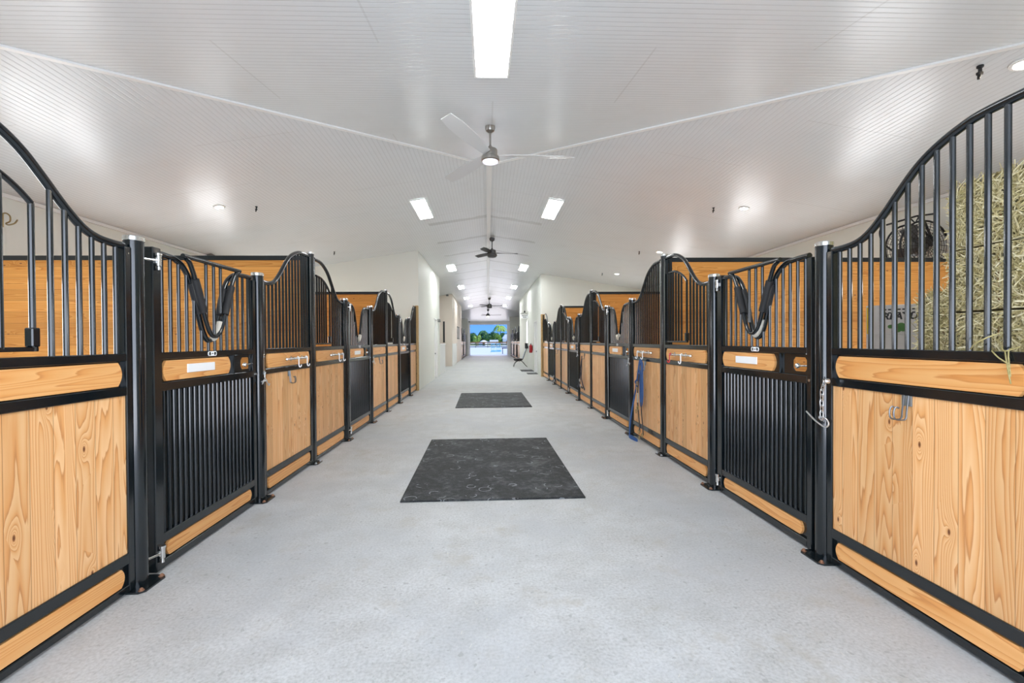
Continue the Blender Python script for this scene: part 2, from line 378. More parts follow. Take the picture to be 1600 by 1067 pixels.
def copy_tree(o, parent=None):
    c = o.copy(); COL.objects.link(c)
    if parent: c.parent = parent
    for ch in list(kids(o)): copy_tree(ch, c)
    return c
def kids(o): return [x for x in COL.objects if x.parent is o]
def spline(pts, n=6):
    """Catmull-Rom through points of any dimension"""
    out = []; k = len(pts)
    for i in range(k-1):
        p0, p1, p2, p3 = pts[max(i-1, 0)], pts[i], pts[i+1], pts[min(i+2, k-1)]
        for j in range(n):
            t = j/n
            out.append(tuple(.5*((2*b)+(-a+c)*t+(2*a-5*b+4*c-d)*t*t+(-a+3*b-3*c+d)*t**3) for a, b, c, d in zip(p0, p1, p2, p3)))
    out.append(tuple(pts[-1])); return out
def interp(pts, x):
    if x <= pts[0][0]: return pts[0][1]
    for (a, b), (c, d) in zip(pts, pts[1:]):
        if x <= c: return b+(d-b)*(x-a)/(c-a)
    return pts[-1][1]

# ------------------------------------------------------------------ the building
XL, XR = -2.173, 2.289                       # stall fronts left and right of the aisle
SL, RZ, RX = .158, 4.60, .045                # roof pitch, ridge height, ridge x
Y1, Y2, XW, YF, YE = 7.9, 38.7, 6.6, -1.3, 46.0   # hip points, outer walls, entrance wall, end wall
def zs(x): return RZ-SL*abs(x-RX)
def zn(y): return RZ-SL*(Y1-y)
def zf(y): return RZ-SL*(y-Y2)
def roof(x, y):
    z = zs(x)
    if y < Y1: z = min(z, zn(y))
    if y > Y2: z = min(z, zf(y))
    return z
def slab(name, poly, mat, t=.06):
    mb = MB(); n = len(poly); mb.add(poly+[(x, y, z+t) for x, y, z in poly], [tuple(range(n)), tuple(range(2*n-1, n-1, -1))]+[(i, i+1 if i+1 < n else 0, (n+i+1) if i+1 < n else n, n+i) for i in range(n)])
    return tag(mb.build(name, mat, smooth=0), kind='structure')
ew = XW
yn = Y1-(ew+RX); yn2 = Y1-(ew-RX); zw = zs(-ew); zw2 = zs(ew)
yfl = Y2+(ew+RX); yfr = Y2+(ew-RX)
slab('ceiling', [(RX, Y1, RZ), (-ew, yn, zw), (-ew, yfl, zw), (RX, Y2, RZ)], M['ceil_x'])
slab('ceiling', [(RX, Y1, RZ), (RX, Y2, RZ), (ew, yfr, zw2), (ew, yn2, zw2)], M['ceil_x'])
slab('ceiling', [(RX, Y1, RZ), (ew, yn2, zw2), (ew, YF, zn(YF)), (-ew, YF, zn(YF)), (-ew, yn, zw)], M['ceil_y'])
slab('ceiling', [(RX, Y2, RZ), (-ew, yfl, zw), (-ew, YE, zf(YE)), (ew, YE, zf(YE)), (ew, yfr, zw2)], M['ceil_y'])
def trim(name, a, b, w, h):
    a, b = Vector(a), Vector(b); d = (b-a).normalized(); sd = d.cross(Vector((0, 0, 1))).normalized(); mb = MB()
    vs = []
    for p in (a, b):
        for i, j in ((-1, 0), (1, 0), (1, -1), (-1, -1)): vs.append(p+sd*i*w/2+Vector((0, 0, j*h)))
    mb.add(vs, [(0, 1, 2, 3), (7, 6, 5, 4), (0, 4, 5, 1), (1, 5, 6, 2), (2, 6, 7, 3), (3, 7, 4, 0)])
    return tag(mb.build(name, M['trimwhite'], smooth=0), kind='structure')
trim('trim_1', (RX, Y1, RZ), (-ew, yn, zw), .055, .022); trim('trim_2', (RX, Y1, RZ), (ew, yn2, zw2), .055, .022)
trim('trim_3', (RX, Y1, RZ), (RX, Y2, RZ), .10, .03)
trim('trim_4', (RX, Y2, RZ), (-ew, yfl, zw), .055, .022); trim('trim_5', (RX, Y2, RZ), (ew, yfr, zw2), .055, .022)
trim('trim_6', (-ew+.02, yn, zw), (-ew+.02, yfl, zw), .05, .05); trim('trim_7', (ew-.02, yn2, zw2), (ew-.02, yfr, zw2), .05, .05)
trim('trim_8', (-4.5, YE-.02, zf(YE)), (4.5, YE-.02, zf(YE)), .04, .06)
tag(MB().box(-ew-.15, ew+.15, YF-.15, YE+.15, -.2, 0).build('floor', M['concrete'], smooth=0), kind='structure')
def wall_poly(name, pts, t0, t1, axis, mat): return tag(MB().prism(pts, t0, t1, axis).build(name, mat, smooth=0), kind='structure')
# outer walls
wall_poly('wall_left', [(YF, 0), (YE, 0), (YE, zf(YE)), (yfl, zw), (yn, zw), (YF, zn(YF))], -ew-.15, -ew, 0, M['wall'])
wall_poly('wall_right', [(YF, 0), (YE, 0), (YE, zf(YE)), (yfr, zw2), (yn2, zw2), (YF, zn(YF))], ew, ew+.15, 0, M['wall'])
def door_wall(name, y0, y1, top, x0, x1, dh):
    mb = MB(); mb.box(-ew, x0, y0, y1, 0, top); mb.box(x1, ew, y0, y1, 0, top); mb.box(x0, x1, y0, y1, dh, top)
    return tag(mb.build(name, M['wall'], smooth=0), kind='structure')
door_wall('wall_entrance', YF-.15, YF, zn(YF), -2.35, 2.35, 3.02)
door_wall('wall_end', YE, YE+.18, zf(YE), -1.80, 2.00, 3.13)
mb = MB(); mb.box(-1.95, -1.80, YE-.03, YE+.2, 0, 3.28); mb.box(2.0, 2.15, YE-.03, YE+.2, 0, 3.28); mb.box(-1.8, 2.0, YE-.03, YE+.2, 3.13, 3.28)
tag(mb.build('trim_9', M['trimwhite'], smooth=0), kind='structure')
# rooms between the two stall sections
LX, RXW = -2.10, 2.235
def cross(name, y, x0, x1, mat, t=.15):
    wall_poly(name, [(x0, 0), (x1, 0), (x1, zs(x1)), (x0, zs(x0))] if x1 < 0 or x0 > 0 else None, y, y+t, 1, mat)
cross('wall_left_near_room', 13.76, -ew, LX-.15, M['wall']); cross('wall_left_recess_near', 19.60, -ew, LX-.15, M['wall_pink']); cross('wall_left_recess_far', 26.62, -ew, LX, M['wall_pink'])
cross('wall_left_far_room', 35.97, -ew, LX-.15, M['wall'])
def side(name, y0, y1, x0, x1, zt, mat, door=None):
    mb = MB()
    if door: mb.box(x0, x1, y0, door[0], 0, zt); mb.box(x0, x1, door[1], y1, 0, zt); mb.box(x0, x1, door[0], door[1], door[2], zt)
    else: mb.box(x0, x1, y0, y1, 0, zt)
    return tag(mb.build(name, mat, smooth=0), kind='structure')
zl, zr = zs(LX), zs(RXW)
side('wall_left_room', 13.76, 19.75, LX-.15, LX, zl, M['wall'], (17.70, 18.70, 2.40))
side('wall_left_half', 19.75, 22.30, LX-.15, LX, 1.33, M['wall_white'])
side('trim_10', 19.75, 22.33, LX-.18, LX+.03, 1.37, M['trimwhite']).location = (0, 0, 0)
bpy.data.objects['trim_10'].data.clear_geometry(); _t = MB().box(LX-.18, LX+.03, 19.75, 22.33, 1.33, 1.37); bpy.data.objects['trim_10'].data.from_pydata(_t.v, [], _t.f)
side('wall_left_pier', 26.77, 36.12, LX-.15, LX, zl, M['wall_pink'])
side('wall_left_wainscot', 26.62, 30.3, LX, LX+.02, 1.33, M['wall_white'])
cross('wall_right_near_room', 18.55, RXW+.15, ew, M['wall']); cross('wall_right_far_room', 31.07, RXW+.15, ew, M['wall'])
side('wall_right_room', 18.55, 31.22, RXW, RXW+.15, zr, M['wall'], (20.15, 21.25, 2.40))
cross('wall_left_last', 44.5, -ew, -1.95, M['wall']); cross('wall_right_last', 43.7, 2.15, ew, M['wall'])
# unseen stall windows added in the outer walls, panes glow to light the ceiling
wn_ = 1
for sx in (-1, 1):
    for k in range(4 if sx > 0 else 3):
        wn_ += 1; yc_ = (3.58 if sx < 0 else 3.72)+k*4.04; w = thing('window_%d' % wn_, None, None, (sx*ew, yc_, 0)); tag(w, kind='structure')
        mb = MB()
        for a in ((-.95, -.87, .95, 2.35), (.87, .95, .95, 2.35), (-.04, .04, 1.03, 2.27), (-.87, .87, .95, 1.03), (-.87, .87, 2.27, 2.35)): mb.box(0, -sx*.05, *a)
        mb.build('window_frame', M['trimwhite'], w); MB().box(-sx*.004, -sx*.012, -.87, .87, 1.03, 2.27).build('window_pane', M['glowglass'], w)
# doors in the side walls (white leaf, frame, round knob)
def room_door(name, y0, y1, h, xf, sgn, label):
    o = thing(name, None, None); tag(o, kind='structure'); o.location = (xf, y0, 0)
    w = y1-y0; mb = MB(); mb.box(-sgn*.04, -sgn*.09, .05, w-.05, .012, h-.05, .004)
    lf = mb.build('door_leaf', M['trimwhite'], o)
    fr = MB(); fr.box(-sgn*.155, sgn*.02, 0, .05, 0, h); fr.box(-sgn*.155, sgn*.02, w-.05, w, 0, h); fr.box(-sgn*.155, sgn*.02, .05, w-.05, h-.05, h); fr.build('door_frame', M['trimwhite'], o)
    k = MB(); k.cyl((-sgn*.04, .14, 1.0), (sgn*.0, .14, 1.0), .012); k.lathe([(0, -.03), (.028, -.015), (.028, .015), (0, .03)], (sgn*.015, .14, 1.0), 12, 'x'); k.build('door_knob', M['ink'], o)
room_door('door_1', 17.70, 18.70, 2.40, LX, 1, ''); room_door('door_2', 20.15, 21.25, 2.40, RXW, -1, '')
# glazed door panel on the right wall, its pane given an even glow
w = thing('window_1', None, None, (RXW, 24.55, 0)); tag(w, kind='structure')
mb = MB(); mb.box(-.03, 0, 0, .06, 1.2, 2.6); mb.box(-.03, 0, .84, .9, 1.2, 2.6); mb.box(-.03, 0, .06, .84, 1.2, 1.26); mb.box(-.03, 0, .06, .84, 2.54, 2.6); mb.build('window_frame', M['trimwhite'], w)
MB().box(-.012, 0, .06, .84, 1.26, 2.54).build('window_pane', plain('glowing_pane', (.8, .85, .9), .1, emit=(1, 1, 1), es=1.0), w)
o = tag(MB().box(-1.0, 1.0, 0, .8, 0, .12).build('ceiling_vent', M['trimwhite']), 'pale blank panel', 'vent'); bpy.data.objects.remove(o)

# ------------------------------------------------------------------ ceiling fixtures
UP = Vector((0, 0, 1))
def lamp_panel(x, y, yl, label, wd=.33):
    x0 = x; zc = roof(x, y)
    o = thing('ceiling_light', label, 'ceiling light', (x, y, zc), 0, 'long panel lights on the ceiling')
    near = y < Y1-1 and abs(x) < .5
    if near: o.rotation_euler = (math.atan(SL), 0, 0)
    else: o.rotation_euler = (0, math.atan(SL)*(1 if x > 0 else -1), 0)
    fr = MB()
    for a in ((-wd/2, -wd/2+.022, -yl/2, yl/2), (wd/2-.022, wd/2, -yl/2, yl/2), (-wd/2+.022, wd/2-.022, -yl/2, -yl/2+.022), (-wd/2+.022, wd/2-.022, yl/2-.022, yl/2)):
        fr.box(*a, -.03, -.002, .004)
    fr.build('frame', M['trimwhite'], o)
    MB().box(-wd/2+.022, wd/2-.022, -yl/2+.022, yl/2-.022, -.022, -.004).build('diffuser', M['lamp'], o)
lamp_panel(.055, 3.60, 1.40, 'long lit ceiling panel light nearest the camera, overhead on the centre line')
for i, y in enumerate((9.82, 17.7, 24.0, 30.1, 36.9)):
    od = ('first', 'second', 'third', 'fourth', 'fifth')[i]
    lamp_panel(-1.40, y, 1.39, f'{od} rectangular lit panel light along the ceiling left of the ridge')
    lamp_panel(1.43, y, 1.39, f'{od} rectangular lit panel light along the ceiling right of the ridge')
def downlight(x, y, label):
    o = thing('downlight', label, 'downlight', (x, y, roof(x, y)), 0, 'round downlights over the stalls'); o.rotation_euler = (0, math.atan(SL)*(1 if x > 0 else -1), 0)
    MB().lathe([(.060, -.004), (.066, -.016), (.092, -.012), (.095, -.001)], n=28).build('trim_ring', M['trimwhite'], o)
    MB().lathe([(0, -.011), (.040, -.011), (.060, -.008), (.060, -.002)], n=24).build('lens', M['down'], o)
ods = ('nearest', 'second nearest', 'third nearest', 'fourth nearest')
for i, y in enumerate((7.98, 11.98)): downlight(-4.65, y, f'{ods[i]} small round warm downlight on the ceiling over the left stalls')
for i, y in enumerate((3.74, 7.98, 11.98, 15.98)): downlight(4.66, y, f'{ods[i]} small round warm downlight on the ceiling over the right stalls')
def nozzle(x, y, label, s=1.):
    o = thing('spray_nozzle', label, 'nozzle', (x, y, roof(x, y)), 0, 'black spray nozzles hanging from the ceiling')
    MB().lathe([(.02*s, 0), (.02*s, -.012*s), (.011*s, -.02*s), (.011*s, -.045*s)], n=12).build('mount', M['ink'], o)
    mb = MB(); mb.cyl((0, 0, -.045*s), (-.012*s, 0, -.095*s), .013*s, 12, .008*s); mb.box(-.02*s, .014*s, -.012*s, .012*s, -.065*s, -.045*s, .003); mb.build('spray_head', M['ink'], o)
nozzle(4.39, 3.85, 'small black spray nozzle hanging by the nearest right downlight', 1.25)
for i, y in enumerate((8.2, 12.28, 16.28)): nozzle(4.21, y, f'tiny black nozzle left of the {ods[i+1]} downlight on the right')
for i, y in enumerate((8.23, 12.33)): nozzle(-4.14, y, f'tiny black nozzle right of the {ods[i]} downlight on the left')

def fan(x, y, rod, r, nb, body, blade, lens, label, a0=0., sc=1.):
    zc = roof(x, y); o = thing('ceiling_fan', label, 'ceiling fan', (x, y, zc), 0, 'ceiling fans along the ridge')
    MB().lathe([(.062*sc, .006), (.066*sc, -.03), (.055*sc, -.065*sc), (.025*sc, -.085*sc), (.012, -.09*sc)], n=28).build('canopy', body, o)
    MB().cyl((0, 0, -.08*sc), (0, 0, -rod), .0135*sc, 14).build('down_rod', body, o)
    t = -rod
    MB().lathe([(.015, t+.03), (.022*sc, t+.02), (.03*sc, t), (.085*sc, t-.02*sc), (.092*sc, t-.03*sc), (.092*sc, t-.105*sc), (.112*sc, t-.115*sc), (.118*sc, t-.13*sc), (.118*sc, t-.165*sc), (.105*sc, t-.175*sc)], n=32).build('motor_housing', body, o)
    MB().lathe([(.104*sc, t-.172*sc), (.098*sc, t-.188*sc), (.06*sc, t-.2*sc), (0, t-.204*sc)], n=28).build('lens', lens, o)
    for k in range(nb):
        an = a0+2*PI*k/nb; d = Vector((math.cos(an), math.sin(an), 0)); sd = Vector((-math.sin(an), math.cos(an), 0)); vs = []; n = 10
        zc2 = t-.085*sc
        for i in range(n+1):
            q = i/n; rr = .10*sc+(r-.10*sc)*q; w0 = .045+.045*min(1, q*2.5)-(.03*max(0, q-.8)*5)
            tw = .02
            for s_ in (-1, 1):
                for h_ in (0, -.008): vs.append(d*rr+sd*s_*w0+Vector((0, 0, zc2+h_+s_*tw)))
        fs = []
        for i in range(n):
            b = i*4; fs += [(b, b+2, b+6, b+4), (b+1, b+5, b+7, b+3), (b, b+4, b+5, b+1), (b+2, b+3, b+7, b+6)]
        fs += [(0, 1, 3, 2), (n*4, n*4+2, n*4+3, n*4+1)]
        MB().add(vs, fs).build('blade', blade, o)
fan(.05, 5.82, .28, 1.10, 3, M['steel'], M['fanblade'], M['fanlamp'], 'nearest ceiling fan, brushed nickel with a round frosted lens', R(4))
fan(.15, 13.5, .34, .78, 3, M['grey_trim'], M['darkblade'], M['grey_trim'], 'second ceiling fan, dark metal, on the ridge beyond the first panel lights', R(8), 1.25)
fan(.15, 32.5, .42, 1.3, 3, M['grey_trim'], M['darkblade'], M['grey_trim'], 'third ceiling fan, dark and unlit with long blades, far down the aisle', R(-2), 1.6)
fan(.05, 40.6, .35, 1.2, 3, M['grey_trim'], M['darkblade'], M['fanlamp_on'], 'farthest ceiling fan with a lit round lens above the far doorway', R(2), 1.5)

# ------------------------------------------------------------------ stall fronts
DL, PL = 1.48, 1.28
RP, RT = .053, .042
def post(tall, label, loc, rz, grp):
    r = RT if tall else RP; h = 2.605 if tall else 2.154
    o = thing('stall_post', label, 'post', loc, rz, grp)
    MB().lathe([(r, .010), (r, h-.022)], n=32).build('column', M['black'], o)
    MB().lathe([(r+.002, h-.030), (r+.0035, h-.028), (r+.0035, h-.006), (r-.003, h), (0, h+.001)], n=32).build('cap', M['chrome'], o)
    q = r+.055; c = .028
    bp = MB().prism([(-q+c, -q+.02), (q-c, -q+.02), (q, -q+.02+c), (q, q-c), (q-c, q), (-q+c, q), (-q, q-c), (-q, -q+.02+c)], 0.0, .011, 2).build('base_plate', M['black'], o)
    for sx in (-1, 1):
        b = MB(); b.lathe([(.017, .011), (.017, .014), (.010, .014), (.010, .024), (.006, .027), (0, .027)], (sx*(q-.024), q-.026, 0), 6); b.build('bolt', M['rust'] if not tall else M['zinc'], bp)
    return o
PROF = [(0, 2.088), (.15, 2.08), (.27, 2.092), (.36, 2.13), (.46, 2.212), (.56, 2.312), (.66, 2.405), (.76, 2.467), (.88, 2.513), (1.0, 2.535), (1.28, 2.54)]
PS = spline(PROF, 5)
def insert_mb(x0, x1, z0, z1, y0, y1, bulge):
    """wood insert whose two ends are arcs"""
    n = 8; zc = (z0+z1)/2; hh = (z1-z0)/2; pts = []
    for i in range(n+1):
        a = -1+2*i/n; pts.append((x1-bulge*(a*a), zc+a*hh))
    for i in range(n+1):
        a = 1-2*i/n; pts.append((x0+bulge*(a*a), zc+a*hh))
    return MB().prism(pts, y0, y1, 1)
def bars(mb_parent, xs, ztop, zbot, r, y=0., n=10):
    for x in xs: MB().cyl((x, y, zbot), (x, y, ztop(x)), r, n).build('bar', M['black'], mb_parent)
def panel(feeder, L=PL, hook=False):
    """wood panel; feeder panel has its low end at x=0, the other kind at x=L"""
    o = thing('stall_section', None, None)
    low0 = feeder
    zt = (lambda x: interp(PS, x)) if low0 else (lambda x: interp(PS, L-x))
    rl, rt_ = RP, RT
    a = rl if low0 else rt_; b = L-(rt_ if low0 else rl)
    sw = .045
    f = MB()
    f.box(a+.001, a+sw, -.025, .025, .014, zt(a+.02)-.005, .004); f.box(b-sw, b-.001, -.025, .025, .014, zt(b-.02)-.005, .004)
    for z0, z1 in ((.014, .055), (.180, .245), (1.187, 1.240), (1.390, 1.437)): f.box(a+sw-.005, b-sw+.005, -.025, .025, z0, z1, .004)
    f.box(a+sw-.002, b-sw+.002, -.012, .004, .05, .185); f.box(a+sw-.002, b-sw+.002, -.012, .004, 1.235, 1.395)
    f.build('frame', M['black'], o)
    pts = [(x, 0, z) for x, z in PS]
    if not low0: pts = [(L-x, 0, z) for x, z in PS][::-1]
    pts = [p for p in pts if a+.001 < p[0] < b-.001]
    MB().tube(pts, .0215, 14).build('top_rail', M['black'], o)
    MB().box(a+sw-.004, b-sw+.004, -.016, .014, .243, 1.189, .002).build('board_panel', M['pine_v'], o)
    insert_mb(a+.075, b-.075, 1.246, 1.384, .0, .022, .028).build('upper_wood_insert', M['pine_h'], o)
    insert_mb(a+.075, b-.075, .064, .172, .0, .022, .024).build('lower_wood_insert', M['pine_h'], o)
    n = 14; x0 = a+sw; x1 = b-sw; st = (x1-x0)/(n)
    xs = [x0+st*(i+.5) for i in range(n)]
    if feeder:
        xs1 = [x for x in xs if x < .60]; xs2 = [x for x in xs if x > .66]
        bars(o, xs1, lambda x: zt(x)-.01, 1.437, .0128)
        inner = [(x, 0, z-.20) for x, z in PS if .62 <= x <= b-.06]
        g = MB().tube(inner, .0135, 10).build('feeder_gate', M['black'], o)
        xs2 = [inner[0][0]]+[x for x in xs2 if x > .69]
        for i, x in enumerate(xs2): MB().cyl((x, 0, 1.475 if i else 1.462), (x, 0, interp(PS, x)-.20), .0128, 10).build('bar', M['black'], g)
        MB().box(.60, b-sw, -.011, .011, 1.462, 1.484, .003).build('bottom_rail', M['black'], g)
        MB().box(.60, .642, -.02, .02, 1.484, 1.575, .005).build('hinge_block', M['black'], g)
    else:
        bars(o, xs, lambda x: zt(x)-.01, 1.437, .0128)
    if hook:
        hk = MB(); x = L/2+(.02)
        hk.box(x-.03, x+.03, .014, .020, 1.13, 1.19, .002); q = hk.build('hook_bracket', M['greyplastic'], o)
        for dx in (-.012, .014):
            w_ = MB(); w_.tube(spline([(x+dx, .02, 1.19), (x+dx, .03, 1.10), (x+dx, .034, 1.065), (x+dx+.004, .05, 1.055), (x+dx+.01, .085, 1.062), (x+dx+.012, .09, 1.10), (x+dx+.008, .082, 1.125), (x+dx+.002, .07, 1.12)], 4), .0042, 8); w_.build('wire_hook', M['wirehook'], q)
    return o
def uz(u):
    P_ = [(0, 1.512), (.045, 1.53), (.085, 1.60), (.125, 1.715), (.165, 1.835), (.205, 1.935), (.25, 2.005), (.31, 2.055), (.38, 2.083), (.5, 2.09), (.8, 2.09)]
    return interp(P_, abs(u))
def door(closed=True, L=DL):
    """hinge at x=L, latch at x=0"""
    o = thing('stall_door', None, None)
    xl0, xl1, xh0, xh1 = .088, .135, L-.19, L-.115
    f = MB()
    f.box(xl0, xl1, -.025, .025, .012, 2.072, .004); f.box(xh0, xh1, -.03, .03, .012, 2.118, .005)
    for z0, z1 in ((.012, .066), (.178, .238), (1.178, 1.236), (1.388, 1.436)): f.box(xl1-.004, xh0+.004, -.025, .025, z0, z1, .004)
    f.box(xl1-.002, xh0+.002, -.012, .004, .06, .183); f.box(.44, xh0+.002, -.012, .004, 1.23, 1.393); f.box(.43, .446, -.025, .025, 1.234, 1.39, .003)
    f.build('frame', M['black'], o)
    xc = .747
    us = [-.61+.02*i for i in range(62)]
    pts = [(xc+u, 0, uz(u)) for u in us if xl1-.02 < xc+u < xh0+.02]
    pts = spline(pts[::2]+[pts[-1]], 3)
    MB().tube(pts, .020, 14).build('top_rail', M['black'], o)
    n = 14; st = (xh0-xl1)/n; xs = [xl1+st*(i+.5) for i in range(n)]
    bars(o, xs, lambda x: uz(x-xc)-.008, 1.436, .0115)
    n = 21; st = (xh0-xl1)/n
    bars(o, [xl1+st*(i+.5) for i in range(n)], lambda x: 1.18, .236, .0118, .006, 8)
    MB().box(xl1, xh0, -.024, -.018, .236, 1.18).build('screen_sheet', M['screen'], o)
    insert_mb(.495, 1.275, 1.244, 1.380, .0, .022, .032).build('upper_wood_insert', M['pine_h'], o)
    insert_mb(xl1+.05, xh0-.03, .076, .170, .0, .022, .024).build('lower_wood_insert', M['pine_h'], o)
    MB().box(.72, 1.04, .022, .030, 1.285, 1.347, .002).build('name_plate', M['white'], o)
    # latch pocket: steel plate with an eight-sided cutout, chrome knob
    lp = MB(); oc = (.232, 1.312); rx, rz_ = .078, .052; pl = (.137, .430, 1.234, 1.390)
    hole = [(oc[0]+rx*cx_, oc[1]+rz_*cz) for cx_, cz in ((-1, -.5), (-.7, -1), (.7, -1), (1, -.5), (1, .5), (.7, 1), (-.7, 1), (-1, .5))]
    out = [(pl[0], oc[1]-.03), (pl[0]+.02, pl[2]), (pl[1]-.02, pl[2]), (pl[1], oc[1]-.03), (pl[1], oc[1]+.03), (pl[1]-.02, pl[3]), (pl[0]+.02, pl[3]), (pl[0], oc[1]+.03)]
    vs = []; 
    for y_ in (-.004, .004):
        vs += [(x, y_, z) for x, z in hole]+[(x, y_, z) for x, z in out]
    fs = []
    for i in range(8):
        j = (i+1) % 8
        fs += [(i, j, 8+j, 8+i), (16+i, 24+i, 24+j, 16+j), (i, 16+i, 16+j, j), (8+i, 8+j, 24+j, 24+i)]
    lp.add(vs, fs); lpo = lp.build('latch_plate', M['black'], o)
    k = MB(); k.cyl((.245, .008, 1.30), (.11, .008, 1.306), .0065, 10); k.lathe([(0, -.02), (.014, -.014), (.02, 0), (.014, .014), (0, .02)], (.25, .008, 1.30), 14, 'x'); k.build('latch_knob', M['chrome'], lpo)
    # badge with three rings on the beam
    bd = MB()
    bd.prism([(xc-.045, 1.395), (xc+.045, 1.395), (xc+.055, 1.405), (xc+.055, 1.421), (xc+.045, 1.431), (xc-.045, 1.431), (xc-.055, 1.421), (xc-.055, 1.405)], .025, .0275, 1); bo = bd.build('badge', M['white'], o)
    rg = MB()
    for dx in (-.032, .032): rg.lathe([(.007, .0275), (.007, .0285), (.0125, .0285), (.0125, .0275)], (xc+dx, 0, 1.413), 16, 'y')
    rg.lathe([(.0, .0275), (.0, .0285), (.006, .0285), (.006, .0275)], (xc, 0, 1.413), 12, 'y'); rg.build('emblem', M['ink'], bo)
    for z in (.13, 2.03):
        h = MB(); h.cyl((L-.05, .012, z), (L-.145, .045, z), .0075, 10); h.cyl((L-.145, .045, z-.032), (L-.145, .045, z+.032), .016, 14); h.cyl((L-.145, .045, z+.034), (L-.145, .045, z+.048), .020, 14); h.cyl((L-.145, .045, z-.06), (L-.145, .045, z-.034), .012, 12, .009)
        h.box(L-.165, L-.125, .026, .045, z-.018, z+.018, .003); h.build('hinge', M['chrome'], o)
    MB().cyl((.10, .025, 1.205), (.10, .034, 1.205), .010, 12).build('bolt', M['chrome'], o)
    # fold-down yoke
    if closed:
        yk = MB(); pr = [(-.335, 2.094), (-.29, 2.07), (-.245, 1.99), (-.20, 1.885), (-.155, 1.775), (-.11, 1.66), (-.07, 1.585), (-.03, 1.553), (0, 1.548), (.03, 1.553), (.07, 1.585), (.11, 1.66), (.155, 1.775), (.20, 1.885), (.245, 1.99), (.29, 2.07), (.335, 2.094)]
        yk.tube([(xc+u, .048, z) for u, z in spline(pr, 3)], .0165, 12); yk.tube([(xc-.36, .048, 2.107), (xc+.36, .048, 2.107)], .0165, 12)
        y_ = yk.build('yoke_gate', M['black'], o)
        for u in (-.11, -.02, .075): MB().cyl((xc+u, .03, uz(u)+.06 if abs(u) > .05 else 1.56), (xc+u, .03, 2.10), .0115, 10).build('bar', M['black'], y_)
        for s_ in (-1, 1):
            MB().tube([(xc+s_*u, .048, z) for u, z in ((.232, 1.96), (.20, 1.885), (.155, 1.775), (.135, 1.725))], .027, 12).build('grip_sleeve', M['rubber'], y_)
            MB().tube([(xc+s_*u, .002, z) for u, z in ((.205, 1.935), (.165, 1.835), (.125, 1.715))], .0245, 12).build('grip_sleeve', M['rubber'], y_)
        MB().tube([(xc+u, .030, uz(u)+.018) for u in (-.005, -.03, -.055, -.08, -.1)], .0235, 12).build('chin_pad', M['cream'], y_)
    else:
        MB().tube([(xc+u, .006, uz(u)+.006) for u in (.07, .03, 0, -.03, -.06, -.085)], .027, 12).build('chin_pad', M['cream'], o)
    return o
protoF = panel(True); protoN = panel(False, hook=True); protoD = door(True); protoO = door(False)
used = set()
def place(proto, label, cat, group, loc, rz, name=None):
    o = proto if id(proto) not in used else copy_tree(proto)
    used.add(id(proto)); o.location = loc; o.rotation_euler = (0, 0, rz); tag(o, label, cat, group); return o
ORD = ['first', 'second', 'third', 'fourth', 'fifth', 'sixth', 'seventh', 'eighth', 'ninth', 'tenth', 'eleventh', 'twelfth', 'thirteenth']
cnt = {}
def nth(k):
    cnt[k] = cnt.get(k, 0)+1; return ORD[cnt[k]-1]
def row(sidename, far, y0, seq, first=True):
    """seq of 'T' tall post, 'L' low post, 'F','N' panels, 'D' door, 'O' door with open yoke, walking away from the camera"""
    left = sidename == 'left'; X = XL if left else XR; rz = -PI/2 if left else PI/2
    where = ('far '+sidename+' row' if far else 'near '+sidename+' row'); y = y0; out = {}
    for i, c in enumerate(seq):
        if c in 'TL':
            k = nth(where+c)
            lab = f"{'taller' if c == 'T' else 'shorter'} round black steel post, {k} of its height in the {where} of stalls"
            o = post(c == 'T', lab, (X, y, 0), rz, 'round black steel stall posts'); out[i] = o; continue
        L = DL if c in 'DO' else PL
        loc = (X, y+L if left else y, 0)
        if c in 'DO': lab = f"black barred stall door with wood insert and name plate, {nth(where+'D')} in the {where}"; o = place(protoD if c == 'D' else protoO, lab, 'stall door', 'black steel stall doors', loc, rz)
        else:
            lab = f"pine stall panel with curved top bars, {nth(where+'P')} panel in the {where} of stalls"
            o = place(protoF if c == 'F' else protoN, lab, 'stall panel', 'pine stall panels with black bars', loc, rz)
        out[i] = o; y += L
    return out
row('left', False, 1.56, 'TFLDLNTFLOLNTFLOL')
row('right', False, 1.69, 'TNLDLFTNLOLFTNLOLFTNLOL')
row('left', True, 36.32, 'LNTFLOLNTFLOL')
row('right', True, 31.42, 'LFTNLOLFTNLOLFTNLOL')
def end_post(x, y, label):
    o = thing('timber_post', label, 'post', (x, y, 0), 0, 'square timber end posts')
    MB().box(-.08, .08, -.07, .07, 0, 2.57, .006).build('timber', M['timber'], o)
    for z in (.42, .95):
        MB().lathe([(.02, 0), (.02, .006), (.012, .012), (0, .013)], (-.03 if x > 0 else .03, -.06, z), 10, 'y').build('bolt', M['zinc'], o) if False else None
    return o
end_post(XL, 13.66, 'weathered square timber post ending the near left row of stalls'); end_post(XR-.01, 18.42, 'yellowish square timber post ending the near right row of stalls')
# last panels fixed to the timber posts
p_ = panel(False, L=1.22); p_.location = (XL, 12.40+1.22, 0); p_.rotation_euler = (0, 0, -PI/2); tag(p_, 'pine stall panel against the timber post at the end of the near left row', 'stall panel', 'pine stall panels with black bars')
p_ = panel(True, L=1.80); p_.location = (XR, 16.57, 0); p_.rotation_euler = (0, 0, PI/2); tag(p_, 'pine stall panel against the timber post at the end of the near right row', 'stall panel', 'pine stall panels with black bars')

